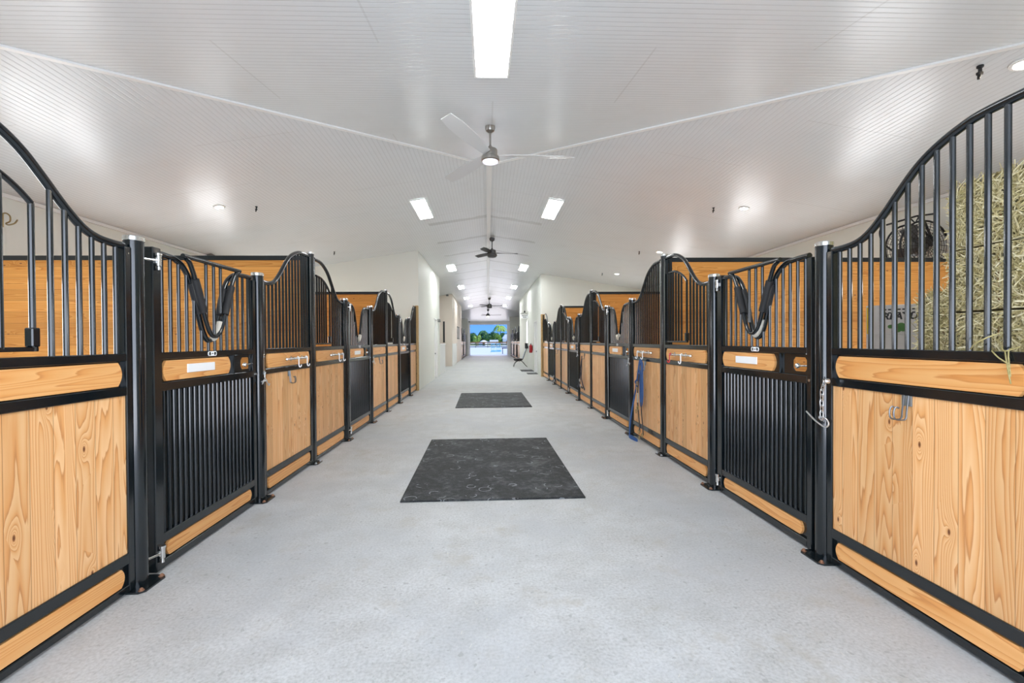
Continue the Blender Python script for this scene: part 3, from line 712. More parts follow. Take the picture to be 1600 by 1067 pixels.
# partitions between the stalls
def partition(side_, y, label):
    s_ = -1 if side_ == 'left' else 1; x0 = abs(XL if s_ < 0 else XR)+.05; x1 = ew-.01; w = x1-x0
    o = thing('stall_partition', label, 'partition', (s_*x0 if s_ > 0 else -x1, y, 0), 0, 'plank partitions between the stalls')
    MB().box(.03, w-.03, -.02, .02, .0, 2.50, .002).build('plank_wall', M['pine_p'], o)
    f = MB(); f.box(0, .045, -.03, .03, 0, 2.555, .004); f.box(w-.045, w, -.03, .03, 0, 2.555, .004); f.box(.04, w-.04, -.03, .03, 2.498, 2.555, .004)
    f.build('steel_frame', M['black'], o)
for y, k in ((5.60, 'nearest'), (9.64, 'second')): partition('left', y, f'{k} orange plank partition with black top rail behind the left stall fronts')
for y, k in ((5.73, 'nearest'), (9.77, 'second'), (13.81, 'third')): partition('right', y, f'{k} orange plank partition with black top rail behind the right stall fronts')

# hardware hanging on posts ------------------------------------------------
def chain_links(mb, pts, r=.0028):
    for i, (a, b) in enumerate(zip(pts, pts[1:])):
        a, b = Vector(a), Vector(b); d = (b-a).normalized(); sd = (d.cross(Vector((1, 0, 0))) if i % 2 else d.cross(Vector((0, 1, 0)))).normalized()
        h = .011; ext = d*.006; lp = []
        a2, b2 = a-ext, b+ext
        for t in range(12):
            an = 2*PI*t/12; cx_, sx_ = math.cos(an), math.sin(an)
            c0 = (b2 if cx_ > 0 else a2)-d*(h*(1 if cx_ > 0 else -1)); lp.append(c0+d*h*cx_+sd*h*sx_)
        mb.tube(lp, r, 6, closed=True)
o = thing('latch_chain', 'bright zinc chain with a wire snap hook on the nearest right post', 'chain', (XR-.057, 2.86, 1.22))
MB().lathe([(0, -.03), (.014, -.03), (.018, -.024), (.018, 0)], n=14, ax='x').build('bolt', M['zinc'], o)
pts = [(-.02, 0, 0)]; 
for i in range(2): pts.append((-.022, .013+.013*i, -.03-.03*i))
for i in range(5): pts.append((-.022, .03, -.095-.036*i))
mb = MB(); chain_links(mb, pts); mb.build('chain', M['zinc'], o)
mb = MB(); mb.tube(spline([(-.024, .17, -.225), (-.03, .07, -.275), (-.028, -.005, -.30), (-.022, -.03, -.28), (-.02, -.01, -.25), (-.022, .04, -.238), (-.02, .055, -.25), (-.02, .03, -.262), (-.022, .02, -.245)], 6), .0052, 8); mb.build('snap_hook', M['zinc'], o)
def strike(x, y, s_, label):
    o = thing('strike_plate', label, 'strike plate', (x, y, 0), 0, 'stainless strike plates on latch posts')
    MB().box(-s_*.0, s_*.004, -.014, .014, 1.20, 1.385, .001).build('plate', M['chrome'], o)
    mb = MB(); mb.cyl((0, 0, 1.22), (s_*.008, 0, 1.22), .006, 8); mb.cyl((0, 0, 1.36), (s_*.008, 0, 1.36), .006, 8); mb.build('screws', M['zinc'], o)
strike(XL+RP, 4.32, 1, 'stainless strike plate on the left post latching the first door')
def snap(x, y, s_, label):
    o = thing('snap_hook', label, 'snap hook', (x, y, 1.16), 0, 'zinc snap hooks on latch posts')
    mb = MB(); mb.tube(spline([(0, 0, .03), (s_*.012, .0, .05), (s_*.02, -.02, .045), (s_*.022, -.03, .01), (s_*.02, -.01, -.01), (s_*.02, .015, -.04), (s_*.02, .05, -.075), (s_*.015, .075, -.06)], 5), .0055, 8); mb.build('wire_loop', M['zinc'], o)
    mb = MB(); mb.cyl((s_*.012, -.07, -.03), (s_*.02, .01, -.025), .007, 8); mb.cyl((s_*.012, -.06, -.055), (s_*.018, -.03, -.01), .006, 8); mb.build('bolt', M['zinc'], o)
snap(XL+RP, 4.32, 1, 'bright zinc snap hook on the left post beside the first door')
snap(XL+RP, 8.36, 1, 'bright zinc snap hook on the left post beside the second door')
snap(XR-RP, 7.01, -1, 'bright zinc snap hook on the right post by the blue halter')
snap(XR-RP, 11.05, -1, 'small zinc snap hook on the right post beside the third right door')
def bridle_bar(x, yc, w, s_, clips, label, flip=1):
    o = thing('bridle_rack', label, 'rack', (x, yc, 1.318), 0, 'stainless bridle bars on the pine inserts')
    mb = MB(); mb.cyl((s_*.045, -w/2, 0), (s_*.045, w/2, 0), .011, 12); mb.lathe([(0, -.012), (.016, -.006), (.016, .006), (0, .012)], (s_*.045, -w/2, 0), 12, 'y'); mb.lathe([(0, -.012), (.016, -.006), (.016, .006), (0, .012)], (s_*.045, w/2, 0), 12, 'y'); mb.build('bar', M['chrome'], o)
    for q in (-.05, .22):
        b = MB(); b.cyl((0, flip*q*w/.5, 0), (s_*.045, flip*q*w/.5, 0), .016, 12); b.lathe([(.026, 0), (.026, s_*.006)], (0, flip*q*w/.5, 0), 14, 'x'); b.build('bracket', M['chrome'], o)
    for q, mt in clips:
        y = q*w; b = MB(); b.tube(spline([(s_*.045, y, .018), (s_*.062, y, .008), (s_*.062, y, -.02), (s_*.062, y, -.075), (s_*.07, y, -.095), (s_*.085, y, -.088), (s_*.088, y, -.07)], 4), .0062, 8); b.build('hanging_hook', mt, o)
    return o
bridle_bar(XL+.024, 5.02, .52, 1, [(.02, M['white']), (.46, M['white'])], 'stainless bridle bar with two white hooks on the panel beside the first left door')
bridle_bar(XL+.024, 6.33, .50, 1, [(.1, M['white']), (.46, M['white'])], 'stainless bridle bar with two white hooks on the second near left panel pair')
bridle_bar(XR-.024, 5.10, .56, -1, [(-.10, M['white']), (.46, M['redplastic'])], 'stainless bridle bar with one white and one red hook on a right panel')
bridle_bar(XR-.024, 6.28, .56, -1, [(.05, M['white']), (.46, M['white'])], 'stainless bridle bar above the hanging blue halter')

# blue halter with lead rope
hx = XR-.075
o = thing('halter', 'blue halter and lead hanging on the right panel down to the floor', 'halter', (hx, 6.44, 0))
mb = MB()
mb.strap(spline([(0, -.03, 1.19), (-.01, -.10, 1.15), (-.012, -.115, .95), (-.01, -.12, .70), (-.006, -.06, .56), (0, -.02, .60), (.0, .0, .9), (0, .02, 1.15), (0, -.03, 1.19)], 5), .055, .012, (1, 0, 0)); mb.build('headstall', M['blue'], o)
mb = MB(); mb.strap(spline([(0, .03, 1.17), (0, .11, .98), (-.005, .16, .80), (-.01, .24, .62), (-.02, .33, .40), (-.03, .38, .20), (-.035, .39, .06), (-.05, .36, .022), (-.06, .26, .018), (-.05, .15, .018), (-.03, .05, .02), (-.05, .12, .04), (-.06, .26, .045)], 5), .036, .010, (1, 0, 0)); mb.build('lead_rope', M['blue'], o)
mb = MB(); mb.tube(spline([(0, .13, .90), (-.01, .17, .87), (-.01, .12, .84), (0, .16, .81)], 5), .017, 8); mb.build('knot', M['blue'], o)
mb = MB(); mb.strap(spline([(-.015, .0, 1.0), (-.018, .05, .8), (-.02, .06, .62), (-.02, .03, .46), (-.02, -.02, .28), (-.02, -.03, .16)], 4), .035, .007, (1, 0, 0)); mb.strap(spline([(-.012, -.07, .6), (-.014, -.09, .45), (-.014, -.13, .30), (-.014, -.16, .14)], 4), .026, .007, (1, 0, 0)); mb.build('leather_straps', M['leather'], o)
mb = MB()
for y, z, r in ((.045, .86, .028), (.06, .78, .024), (.03, .50, .030), (.10, .44, .026), (-.02, .16, .03), (-.04, .08, .024), (-.16, .14, .026)):
    mb.tube([(-.03, y+r*math.cos(t*PI/5), z+r*math.sin(t*PI/5)) for t in range(10)], .006, 6, closed=True)
mb.build('buckle_rings', M['brass'], o)
mb = MB(); mb.box(-.032, -.022, .02, .05, .58, .72, .003); mb.build('name_tag', M['cream'], o)
def black_halter(yc, label, z=1.12, zb=.36):
    o = thing('halter', label, 'halter', (XR-.065, yc, 0), 0, 'black halters on the right stall fronts')
    mb = MB(); mb.strap(spline([(0, -.03, z), (-.02, .0, z-.25), (-.02, .06, z-.45), (-.02, .22, zb+.06), (-.02, .45, zb-.0)], 5), .05, .012, (1, 0, 0)); mb.strap(spline([(0, -.02, z), (-.01, -.06, z-.3), (-.01, .0, z-.5), (-.01, -.15, zb+.1), (-.01, -.35, zb)], 5), .045, .012, (1, 0, 0)); mb.build('straps', M['navy'], o)
    mb = MB(); mb.strap(spline([(-.02, .05, zb+.22), (-.03, .12, zb+.1), (-.03, .0, zb+.04), (-.02, -.2, zb+.02)], 5), .04, .012, (1, 0, 0)); mb.build('noseband', M['leather'], o)
    mb = MB()
    for y, zz in ((.08, zb+.18), (0, zb+.05)): mb.tube([(-.035, y+.03*math.cos(t*PI/5), zz+.03*math.sin(t*PI/5)) for t in range(10)], .007, 6, closed=True)
    mb.build('buckle_rings', M['zinc'], o)
black_halter(10.55, 'black halter hanging crookedly on the right panel past the second right door')
black_halter(14.75, 'dark halter with long straps on the right panel near the end of the row', .95, .12)

# ------------------------------------------------------------------ floor mats
def floor_mat(c, w, l, rz, label):
    o = thing('rubber_mat', label, 'mat', (c[0], c[1], 0), rz, 'black rubber mats in the aisle')
    n = 16; pts = []
    pts = [(-w/2, -l/2), (w/2, -l/2), (w/2, l/2), (-w/2, l/2)]
    mb = MB(); b_ = .008
    vs = [(x, y, 0.0005) for x, y in pts]+[(x, y, .012) for x, y in pts]+[(x*(1-2*b_/w), y*(1-2*b_/l), .016) for x, y in pts]
    mb.add(vs, [(3, 2, 1, 0), (8, 9, 10, 11)]+[(i, (i+1) % 4, 4+(i+1) % 4, 4+i) for i in range(4)]+[(4+i, 4+(i+1) % 4, 8+(i+1) % 4, 8+i) for i in range(4)])
    mb.build('rubber_sheet', M['mat'], o, smooth=0)
floor_mat((.030, 5.49), 1.74, 2.60, R(.7), 'nearest black rubber mat with chalky hoof marks on the aisle floor')
floor_mat((.115, 11.38), 1.72, 2.75, R(.6), 'second black rubber mat farther down the aisle floor')
def thin_mat(x0, x1, y0, y1, label):
    o = tag(MB().box(-(x1-x0)/2, (x1-x0)/2, -(y1-y0)/2, (y1-y0)/2, 0, .02, .005).build('door_mat', M['mat']), label, 'mat', 'small door mats by the right wall'); o.location = ((x0+x1)/2, (y0+y1)/2, .0005)
thin_mat(1.62, 2.22, 21.5, 22.6, 'far small black door mat by the fire extinguisher'); thin_mat(1.76, 2.22, 19.75, 20.4, 'near small black door mat at the foot of the right wall door')

# ------------------------------------------------------------------ hay stall on the right
rng = random.Random(5)
def bale(loc, sx, sy, sz, label, dense=900, faces='xz', rz=0., top=False):
    o = thing('hay_bale', label, 'hay bale', loc, rz, 'hay bales stacked in the nearest right stall')
    mb = MB(); nx, ny, nz = 6, 10, 6; 
    # lumpy core
    vs = []; fs = []; idx = {}
    def gv(i, j, k):
        if (i, j, k) not in idx:
            px, py, pz = i/nx, j/ny, k/nz; q = rng.uniform(-.012, .012)
            x_ = (px-.5)*sx; y_ = (py-.5)*sy; z_ = pz*sz
            if i in (0, nx): x_ += q
            if j in (0, ny): y_ += q
            if k == nz: z_ -= abs(q)
            edge = (i in (0, nx))+(j in (0, ny))+(k in (0, nz))
            if edge >= 2: x_ *= .97; y_ *= .985
            idx[(i, j, k)] = len(vs); vs.append((x_, y_, z_))
        return idx[(i, j, k)]
    for (A, B, fn) in ((ny, nz, lambda a, b, e: (e*nx, a, b)), (nx, nz, lambda a, b, e: (a, e*ny, b)), (nx, ny, lambda a, b, e: (a, b, e*nz))):
        for e in (0, 1):
            for a in range(A):
                for b in range(B): fs.append(tuple(gv(*fn(aa, bb, e)) for aa, bb in ((a, b), (a+1, b), (a+1, b+1), (a, b+1))))
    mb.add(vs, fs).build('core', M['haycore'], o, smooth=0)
    st = MB(); tones = []
    def straw(p, nrm):
        L = rng.uniform(.06, .20); a = Vector((rng.uniform(-1, 1), rng.uniform(-1, 1), rng.uniform(-1, 1)))
        a = (a-nrm*a.dot(nrm)*.72).normalized(); w = rng.uniform(.0018, .0046); sd = a.cross(nrm).normalized()*w
        bend = nrm*rng.uniform(-.01, .03); p = Vector(p)+nrm*rng.uniform(-.004, .02)
        q0, q1, q2 = p-a*L/2, p+bend, p+a*L/2
        for q_ in (q0, q1, q2):
            q_.z = max(.008, q_.z) if top else min(max(.008, q_.z), sz-.012)
            q_.y = min(max(q_.y, -sy/2-.001), sy/2+(.04 if 'Y' in faces else .001))
        st.add([q0-sd, q0+sd, q1+sd, q1-sd, q2+sd*.5, q2-sd*.5, q1-nrm*w], [(0, 1, 2, 3), (3, 2, 4, 5)]); t = rng.random(); tones.extend([t]*7)
    area_ = {'x': sy*sz, 'y': sx*sz, 'z': sx*sy}
    for fc in faces:
        for _ in range(int(dense*area_[fc.lower()]/.45)):
            if fc == 'x': straw((-sx/2, rng.uniform(-sy/2, sy/2), rng.uniform(0, sz)), Vector((-1, 0, 0)))
            elif fc == 'y': straw((rng.uniform(-sx/2, sx/2), -sy/2, rng.uniform(0, sz)), Vector((0, -1, 0)))
            elif fc == 'Y': straw((rng.uniform(-sx/2, sx/2), sy/2, rng.uniform(0, sz)), Vector((0, 1, 0)))
            else: straw((rng.uniform(-sx/2, sx/2), rng.uniform(-sy/2, sy/2), sz), Vector((0, 0, 1)))
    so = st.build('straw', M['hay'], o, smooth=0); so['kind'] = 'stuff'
    at_ = so.data.attributes.new('tone', 'FLOAT', 'POINT'); at_.data.foreach_set('value', tones)
    tw = MB()
    for yy in (-sy*.22, sy*.22): tw.tube([(-sx/2-.012, yy, 0.02), (-sx/2-.016, yy, sz*.5), (-sx/2-.012, yy, sz-.02)], .0025, 5)
    tw.build('twine', plain('twine', (.35, .16, .05), .7), o)
    return o
bx = 3.18; cr_ = ['bottom', 'second', 'third', 'fourth', 'fifth', 'topmost']
for c, (yc, ly) in enumerate([(2.12, 1.0)]*6):
    h = .418
    bale((bx+.30+rng.uniform(-.02, .02), 2.465, c*h+.001), .56, 1.0, h, f'hay bale in the tall far stack of the right stall, {cr_[c]} course', 2300 if c > 2 else 300, 'xzY' if c == 5 else 'xY', 0., c == 5)
for c in range(6):
    h = .418
    bale((bx+.30+rng.uniform(-.01, .01), 1.42, c*h+.001), .56, 1.02, h, f'hay bale at the right picture edge beside the tall stack, {cr_[c]} course', 2000 if c > 2 else 200, 'xz' if c == 5 else 'x', 0., c == 5)
for c in range(4):
    h = .45
    bale((bx+.30, 3.10, c*h+.001), .50, .22, h, f'narrow hay bale in the lower stack toward the boxes, {cr_[c]} course', 2600 if c > 1 else 200, 'xzY' if c == 3 else 'xY', 0., c == 3)
# dark cap of a folded tarp on the top
o = tag(MB().add(*(lambda: ([(x*.16, y*.22, .03+.03*math.sin(x*3+y*2)+(.0 if k else -.03)) for k in (0, 1) for x in (-1, -.3, .3, 1) for y in (-1, -.3, .3, 1)], [(16+a*4+b, 16+(a+1)*4+b, 16+(a+1)*4+b+1, 16+a*4+b+1) for a in range(3) for b in range(3)]+[(a*4+b, a*4+b+1, (a+1)*4+b+1, (a+1)*4+b) for a in range(3) for b in range(3)]+[(i, i+1, 17+i, 16+i) for i in (0, 1, 2, 12, 13, 14)]+[(i, i+4, 20+i, 16+i) for i in (0, 4, 8, 3, 7, 11)]))()).build('glove', M['greyplastic']), 'dark grey rag lying on top of the tall hay stack', 'rag'); o.name = 'rag'; o.location = (bx+.24, 2.62, 6*.418+.045); o.scale = (.7, .7, .8)
# loose straw hanging through the bars
mb = MB(); rr = random.Random(3)
for a, b, c in (((XR-.03, 2.02, 1.445), (XR-.05, 1.93, 1.50), (XR+.25, 1.84, 1.62)), ((XR-.028, 1.88, 1.44), (XR-.045, 1.855, 1.36), (XR-.05, 1.84, 1.30)), ((XR-.02, 1.90, 1.46), (XR-.04, 1.87, 1.44), (XR-.02, 1.83, 1.46)), ((XR-.03, 1.93, 1.44), (XR-.045, 1.89, 1.41), (XR-.04, 1.85, 1.38)), ((XR+.0, 1.86, 1.45), (XR-.03, 1.865, 1.44), (XR-.045, 1.845, 1.33))):
    mb.tube(spline([a, b, c], 4), .0028, 6)
tag(mb.build('hay_wisp', M['hay']), 'loose hay wisps hanging over the beam of the nearest right panel', 'hay', kind='stuff')
# boxes beyond the hay
def box_carton(x, y, z, w, d, h, rz, label, mark):
    o = thing('cardboard_box', label, 'box', (x, y, z), rz, 'cardboard boxes in the hay stall')
    MB().box(-w/2, w/2, -d/2, d/2, 0, h, .004).build('carton', M['card'], o)
    MB().box(-w/2-.001, w/2+.001, -.03, .03, h-.0005, h+.001).build('tape', M['cream'], o)
    if mark:
        MB().box(-w/2+.005, -w/2+.055, -d/2-.0015, -d/2+.001, .01, h-.02).build('yellow_label', M['yellow'], o)
        cu = bpy.data.curves.new('lettering', 'FONT'); cu.body = 'REATU'; cu.size = .088; cu.extrude = .0006; cu.shear = .25; cu.offset = .0035
        t_ = bpy.data.objects.new('lettering', cu); COL.objects.link(t_); dg = bpy.context.evaluated_depsgraph_get(); me = bpy.data.meshes.new_from_object(t_.evaluated_get(dg)); bpy.data.objects.remove(t_)
        me.materials.clear(); me.materials.append(M['ink']); t_ = bpy.data.objects.new('lettering', me); COL.objects.link(t_); t_.parent = o; t_.location = (-w/2+.13, -d/2-.0016, h*.52); t_.rotation_euler = (PI/2, 0, 0)
        mb = MB()
        for k in range(2): 
            for q in range(7): mb.box(-w/2+.14+.037*q, -w/2+.165+.037*q, -d/2-.0015, -d/2, h*.82-.035*k, h*.82-.035*k+.014)
        mb.build('small_print', M['ink'], o)
        mb = MB()
        for cx_, cz, r_ in ((-.02, .09, .03), (.03, .09, .034), (.005, .055, .03), (-.055, .085, .02), (.045, .055, .022)): mb.lathe([(0, -.0018), (r_, -.0018), (r_, 0)], (cx_, -d/2, cz), 14, 'y')
        mb.build('leaf_mark', M['leafgreen'], o)
    return o
box_carton(4.299, 4.56, 0.0, .50, .28, .52, R(-40), 'lowest cardboard box of the pile beside the hay', False)
box_carton(4.299, 4.56, .521, .50, .28, .52, R(-38), 'second cardboard box of the pile beside the hay', False)
box_carton(4.299, 4.56, 1.042, .50, .28, .49, R(-41), 'plain pale cardboard box under the lettered box', False)
box_carton(4.299, 4.56, 1.533, .50, .26, .31, R(-42), 'lettered cardboard box with a yellow stripe and green mark, top of the pile', True)

# drum fan hung on the right outer wall
o = thing('drum_fan', 'dark round wire drum fan with curved brackets on the right outer wall', 'fan', (6.28, 6.35, 2.82))
mb = MB(); r_ = .36
for y_ in (-.12, .12): mb.tube([(r_*math.cos(t*PI/16), y_, r_*math.sin(t*PI/16)) for t in range(32)], .014, 8, closed=True)
o1 = mb.build('ring', M['ink'], o)
mb = MB()
for y_ in (-.13, .13):
    for q in range(1, 9): mb.tube([(r_*q/9*math.cos(t*PI/14), y_*(1.15-.15*q/9), r_*q/9*math.sin(t*PI/14)) for t in range(28)], .0035, 5, closed=True)
    for t in range(24): mb.tube([(.03*math.cos(t*PI/12), y_*1.15, .03*math.sin(t*PI/12)), (r_*math.cos(t*PI/12), y_, r_*math.sin(t*PI/12))], .0035, 5)
mb.build('wire_guard', M['mesh'], o)
mb = MB(); mb.lathe([(.0, -.09), (.10, -.09), (.12, -.06), (.12, .06), (.10, .09), (0, .09)], n=20, ax='y'); mb.build('motor', M['grey_trim'], o)
for k in range(4):
    an = k*PI/2+.4; d = Vector((math.cos(an), 0, math.sin(an))); sd = Vector((-math.sin(an), 0, math.cos(an)))
    MB().add([d*.1-sd*.04+Vector((0, -.03, 0)), d*.1+sd*.04+Vector((0, .03, 0)), d*.32+sd*.10+Vector((0, .05, 0)), d*.32-sd*.10+Vector((0, -.05, 0))]+[v+Vector((0, .006, 0)) for v in (d*.1-sd*.04+Vector((0, -.03, 0)), d*.1+sd*.04+Vector((0, .03, 0)), d*.32+sd*.10+Vector((0, .05, 0)), d*.32-sd*.10+Vector((0, -.05, 0)))], [(0, 1, 2, 3), (7, 6, 5, 4), (0, 4, 5, 1), (1, 5, 6, 2), (2, 6, 7, 3), (3, 7, 4, 0)]).build('blade', M['grey_trim'], o)
mb = MB(); mb.tube(spline([(-.50, 0, .22), (-.54, 0, .26), (-.55, 0, .18), (-.50, 0, .06), (-.40, 0, -.02), (-.36, 0, -.05)], 5), .013, 8); mb.tube([(-.45, 0, .33), (0, 0, .46), (.32, 0, .50)], .013, 8); mb.tube(spline([(.02, 0, .46), (.1, 0, .42), (.2, 0, .2), (.30, 0, -.02)], 5), .015, 8); mb.tube([(-.1, 0, .43), (-.02, 0, .36), (.03, 0, .44)], .010, 8); mb.build('bracket', M['ink'], o)
# brass hose hook on the left outer wall, small sensors
o = thing('hose_hook', 'aged brass hook bracket on the left outer wall above the partition', 'hook', (-ew, 6.32, 3.18))
mb = MB(); mb.box(0, .012, -.05, .05, -.09, .09, .003); mb.build('back_plate', M['brass'], o)
mb = MB(); mb.tube(spline([(.01, 0, .06), (.08, 0, .09), (.14, 0, .05), (.14, 0, -.02), (.09, 0, -.05), (.12, 0, -.07), (.20, 0, -.05), (.24, 0, -.0)], 5), .009, 8); mb.build('curled_hook', M['brass'], o)
def sensor(x, y, z, label):
    o = thing('ceiling_sensor', label, 'sensor', (x, y, z)); MB().box(-.07, .07, -.05, .05, -.10, -.01, .012).build('housing', M['greyplastic'], o); MB().box(-.04, .04, -.03, .03, -.012, .0).build('mount', M['greyplastic'], o)
sensor(-ew+.13, 10.75, zs(-ew+.13), 'small grey box in the corner where left wall meets ceiling')
sensor(-2.35, 26.4, zs(-2.35), 'small dark box at the ceiling of the pink recess')
sensor(-1.85, 45.8, roof(-1.85, 45.8), 'tiny dark box on the ceiling left of the far doorway')

# ------------------------------------------------------------------ things on the room walls
o = thing('fire_extinguisher', 'red fire extinguisher hanging on the right wall', 'fire extinguisher', (RXW-.10, 22.15, .88))
MB().lathe([(0, 0), (.07, .005), (.08, .03), (.08, .32), (.065, .37), (.03, .40), (.022, .42), (0, .42)], n=24).build('cylinder', M['red'], o)
mb = MB(); mb.box(-.02, .02, -.06, .05, .42, .45, .004); mb.box(-.015, .015, -.08, .03, .46, .475, .003); mb.tube(spline([(0, .04, .43), (-.02, .09, .40), (-.03, .09, .25), (-.03, .085, .12)], 5), .010, 8); mb.build('valve_and_hose', M['ink'], o)
MB().box(-.0835, -.078, -.035, .035, .12, .28, .001).build('label', M['white'], o)
MB().box(.08, .10, -.03, .03, .10, .40).build('wall_bracket', M['ink'], o)
o = thing('hanging_sign', 'white double-sided sign with wrought iron scroll projecting from the right wall', 'sign', (RXW, 24.4, 2.70))
MB().box(-.40, -.03, -.012, .012, 0, .20, .003).build('board', M['white'], o)
mb = MB()
for z_, k, a in ((.125, 6, .045), (.04, 4, .045)):
    for q in range(k): mb.box(-.36+q*.052+(.05 if k == 4 else 0), -.36+q*.052+.036+(.05 if k == 4 else 0), -.0135, -.0115, z_, z_+.045)
mb.build('lettering', M['ink'], o)
mb = MB(); mb.cyl((0, 0, .25), (-.46, 0, .25), .010, 8); mb.tube([(-.06, 0, .2), (-.06, 0, .25)], .006, 6); mb.tube([(-.36, 0, .2), (-.36, 0, .25)], .006, 6); mb.tube(spline([(-.44, 0, .25), (-.38, 0, .30), (-.28, 0, .29), (-.21, 0, .33), (-.14, 0, .29), (-.05, 0, .31), (0, 0, .36)], 5), .008, 6); mb.lathe([(0, .30), (.04, .32), (.045, .36), (.02, .38), (.025, .41), (0, .43)], (-.21, 0, 0), 12); mb.build('iron_bracket', M['iron'], o)
o = thing('mail_box', 'small black wall box below the bright window on the right wall', 'wall box', (RXW, 24.75, 1.05)); MB().box(-.17, 0, -.15, .15, 0, .30, .008).build('housing', M['ink'], o); MB().box(-.18, -.165, -.12, .12, .18, .26, .003).build('lid', M['greyplastic'], o)
o = thing('power_outlet', 'white outlet plate low on the left wall', 'outlet', (LX, 16.75, .42)); MB().box(0, .008, -.04, .04, 0, .13, .002).build('cover_plate', M['white'], o); mb = MB(); mb.box(.008, .009, -.015, .015, .025, .055); mb.box(.008, .009, -.015, .015, .075, .105); mb.build('sockets', M['greyplastic'], o)
o = tag(MB().box(-.05, .05, -.012, 0, 0, 1.25, .003).build('wall_strip', M['ink']), 'tall narrow black strip on the pinkish recess wall', 'wall strip'); o.location = (-2.58, 26.62, 1.40)
o = thing('wall_lamp', 'small unlit wall lamp beside the left wall door', 'lamp', (LX, 19.0, 2.36)); MB().box(0, .03, -.05, .05, -.06, .06, .005).build('back_plate', M['greyplastic'], o); MB().lathe([(.05, -.07), (.03, .05), (0, .06)], (.08, 0, 0), 14).build('shade', M['greyplastic'], o)
for k, (y_, lab) in enumerate(((31.2, 'nearer'), (32.6, 'farther'))):
    o = thing('picture_frame', f'{lab} dark-framed picture on the left wall before the far stalls', 'picture', (LX, y_, 1.62), 0, 'dark framed pictures on the left wall'); MB().box(0, .025, -.35, .35, 0, .88, .004).build('frame', M['ink'], o); MB().box(.025, .028, -.27, .27, .08, .80).build('print', M['card'], o)
o = thing('light_switch', 'black switch plate on the left wall below the pictures', 'switch', (LX, 30.2, 1.12)); MB().box(0, .02, -.09, .09, 0, .22, .004).build('cover_plate', M['ink'], o); MB().box(.02, .026, -.02, .02, .08, .14, .002).build('rocker', M['greyplastic'], o)
# iron chair by the right wall
o = thing('garden_chair', 'wrought iron chair with pale reclined back by the right wall', 'chair', (1.75, 25.3, 0), R(0))
MB().box(-.27, .18, -.25, .25, .40, .47, .02).build('seat_cushion', M['iron'], o)
mb = MB()
vs = []
for y_ in (-.24, .24):
    mb.tube(spline([(-.27, y_, .42), (-.20, y_, .36), (.10, y_, .36), (.22, y_, .46), (.36, y_, .85), (.42, y_, 1.05)], 5), .014, 8)
mb.build('side_frame', M['iron'], o)
for y_ in (-.24, .24):
    MB().tube(spline([(.0, y_, .37), (-.14, y_, .30), (-.24, y_, .18), (-.30, y_, .01)], 5), .014, 8).build('leg', M['iron'], o)
    MB().tube(spline([(.05, y_, .37), (.20, y_, .30), (.34, y_, .14), (.46, y_, .01)], 5), .014, 8).build('leg', M['iron'], o)
b_ = MB(); b_.add([(.20, -.22, .47), (.20, .22, .47), (.40, .22, 1.03), (.40, -.22, 1.03), (.24, -.22, .46), (.24, .22, .46), (.44, .22, 1.02), (.44, -.22, 1.02)], [(0, 1, 2, 3), (7, 6, 5, 4), (0, 4, 5, 1), (1, 5, 6, 2), (2, 6, 7, 3), (3, 7, 4, 0)]); b_.build('backrest', M['fabric'], o)

# straw bits on the aisle floor
mb = MB(); rr = random.Random(8); tn = []
for _ in range(700):
    y_ = rr.uniform(1.5, 7.5); x_ = rr.gauss(0, 1.0)
    if abs(x_) > 1.95 or (y_ > 4.1 and abs(x_) < .95): continue
    L_ = rr.uniform(.006, .028); a = rr.uniform(0, PI); w_ = .0009; dx, dy = math.cos(a)*L_/2, math.sin(a)*L_/2
    mb.add([(x_-dx-dy*.06, y_-dy, .0012), (x_-dx+.0012, y_-dy, .0012), (x_+dx+.0012, y_+dy, .0016), (x_+dx, y_+dy+.001, .0016)], [(0, 1, 2, 3)])
tag(mb.build('straw_litter', plain('pale_straw', (.72, .69, .58), .7), smooth=0), 'tiny pale straw bits scattered on the concrete aisle', 'straw', kind='stuff')

# ------------------------------------------------------------------ outside the far door
g_ = MB().add([(-140, YE+.2, -.02), (140, YE+.2, -.02), (140, 260, -.02), (-140, 260, -.02), (-140, YE+.2, -.3), (140, YE+.2, -.3), (140, 260, -.3), (-140, 260, -.3)], [(0, 1, 2, 3), (7, 6, 5, 4), (0, 4, 5, 1), (1, 5, 6, 2), (2, 6, 7, 3), (3, 7, 4, 0)])
tag(g_.build('ground', M['sand'], smooth=0), kind='structure')
def fence(y, z, mat, mat2, label, rails):
    o = thing('board_fence', label, 'fence', (0, y, 0), 0)
    for i, (a, b) in enumerate(rails): MB().box(-14, 14, -.03, .03, a, b).build('rail', mat2 if i == len(rails)-1 else mat, o)
    for k in range(11): MB().box(-13+k*2.6-.06, -13+k*2.6+.06, .03, .15, 0, z).build('fence_post', mat, o)
fence(96, 1.15, M['fence'], M['fence'], 'near dark green board fence across the riding arena', [(.10, .26), (.52, .72)])
fence(125, 1.25, M['fencebrown'], M['fencebrown'], 'farther brown top-railed board fence beyond the arena', [(.55, .70), (.85, 1.15)])
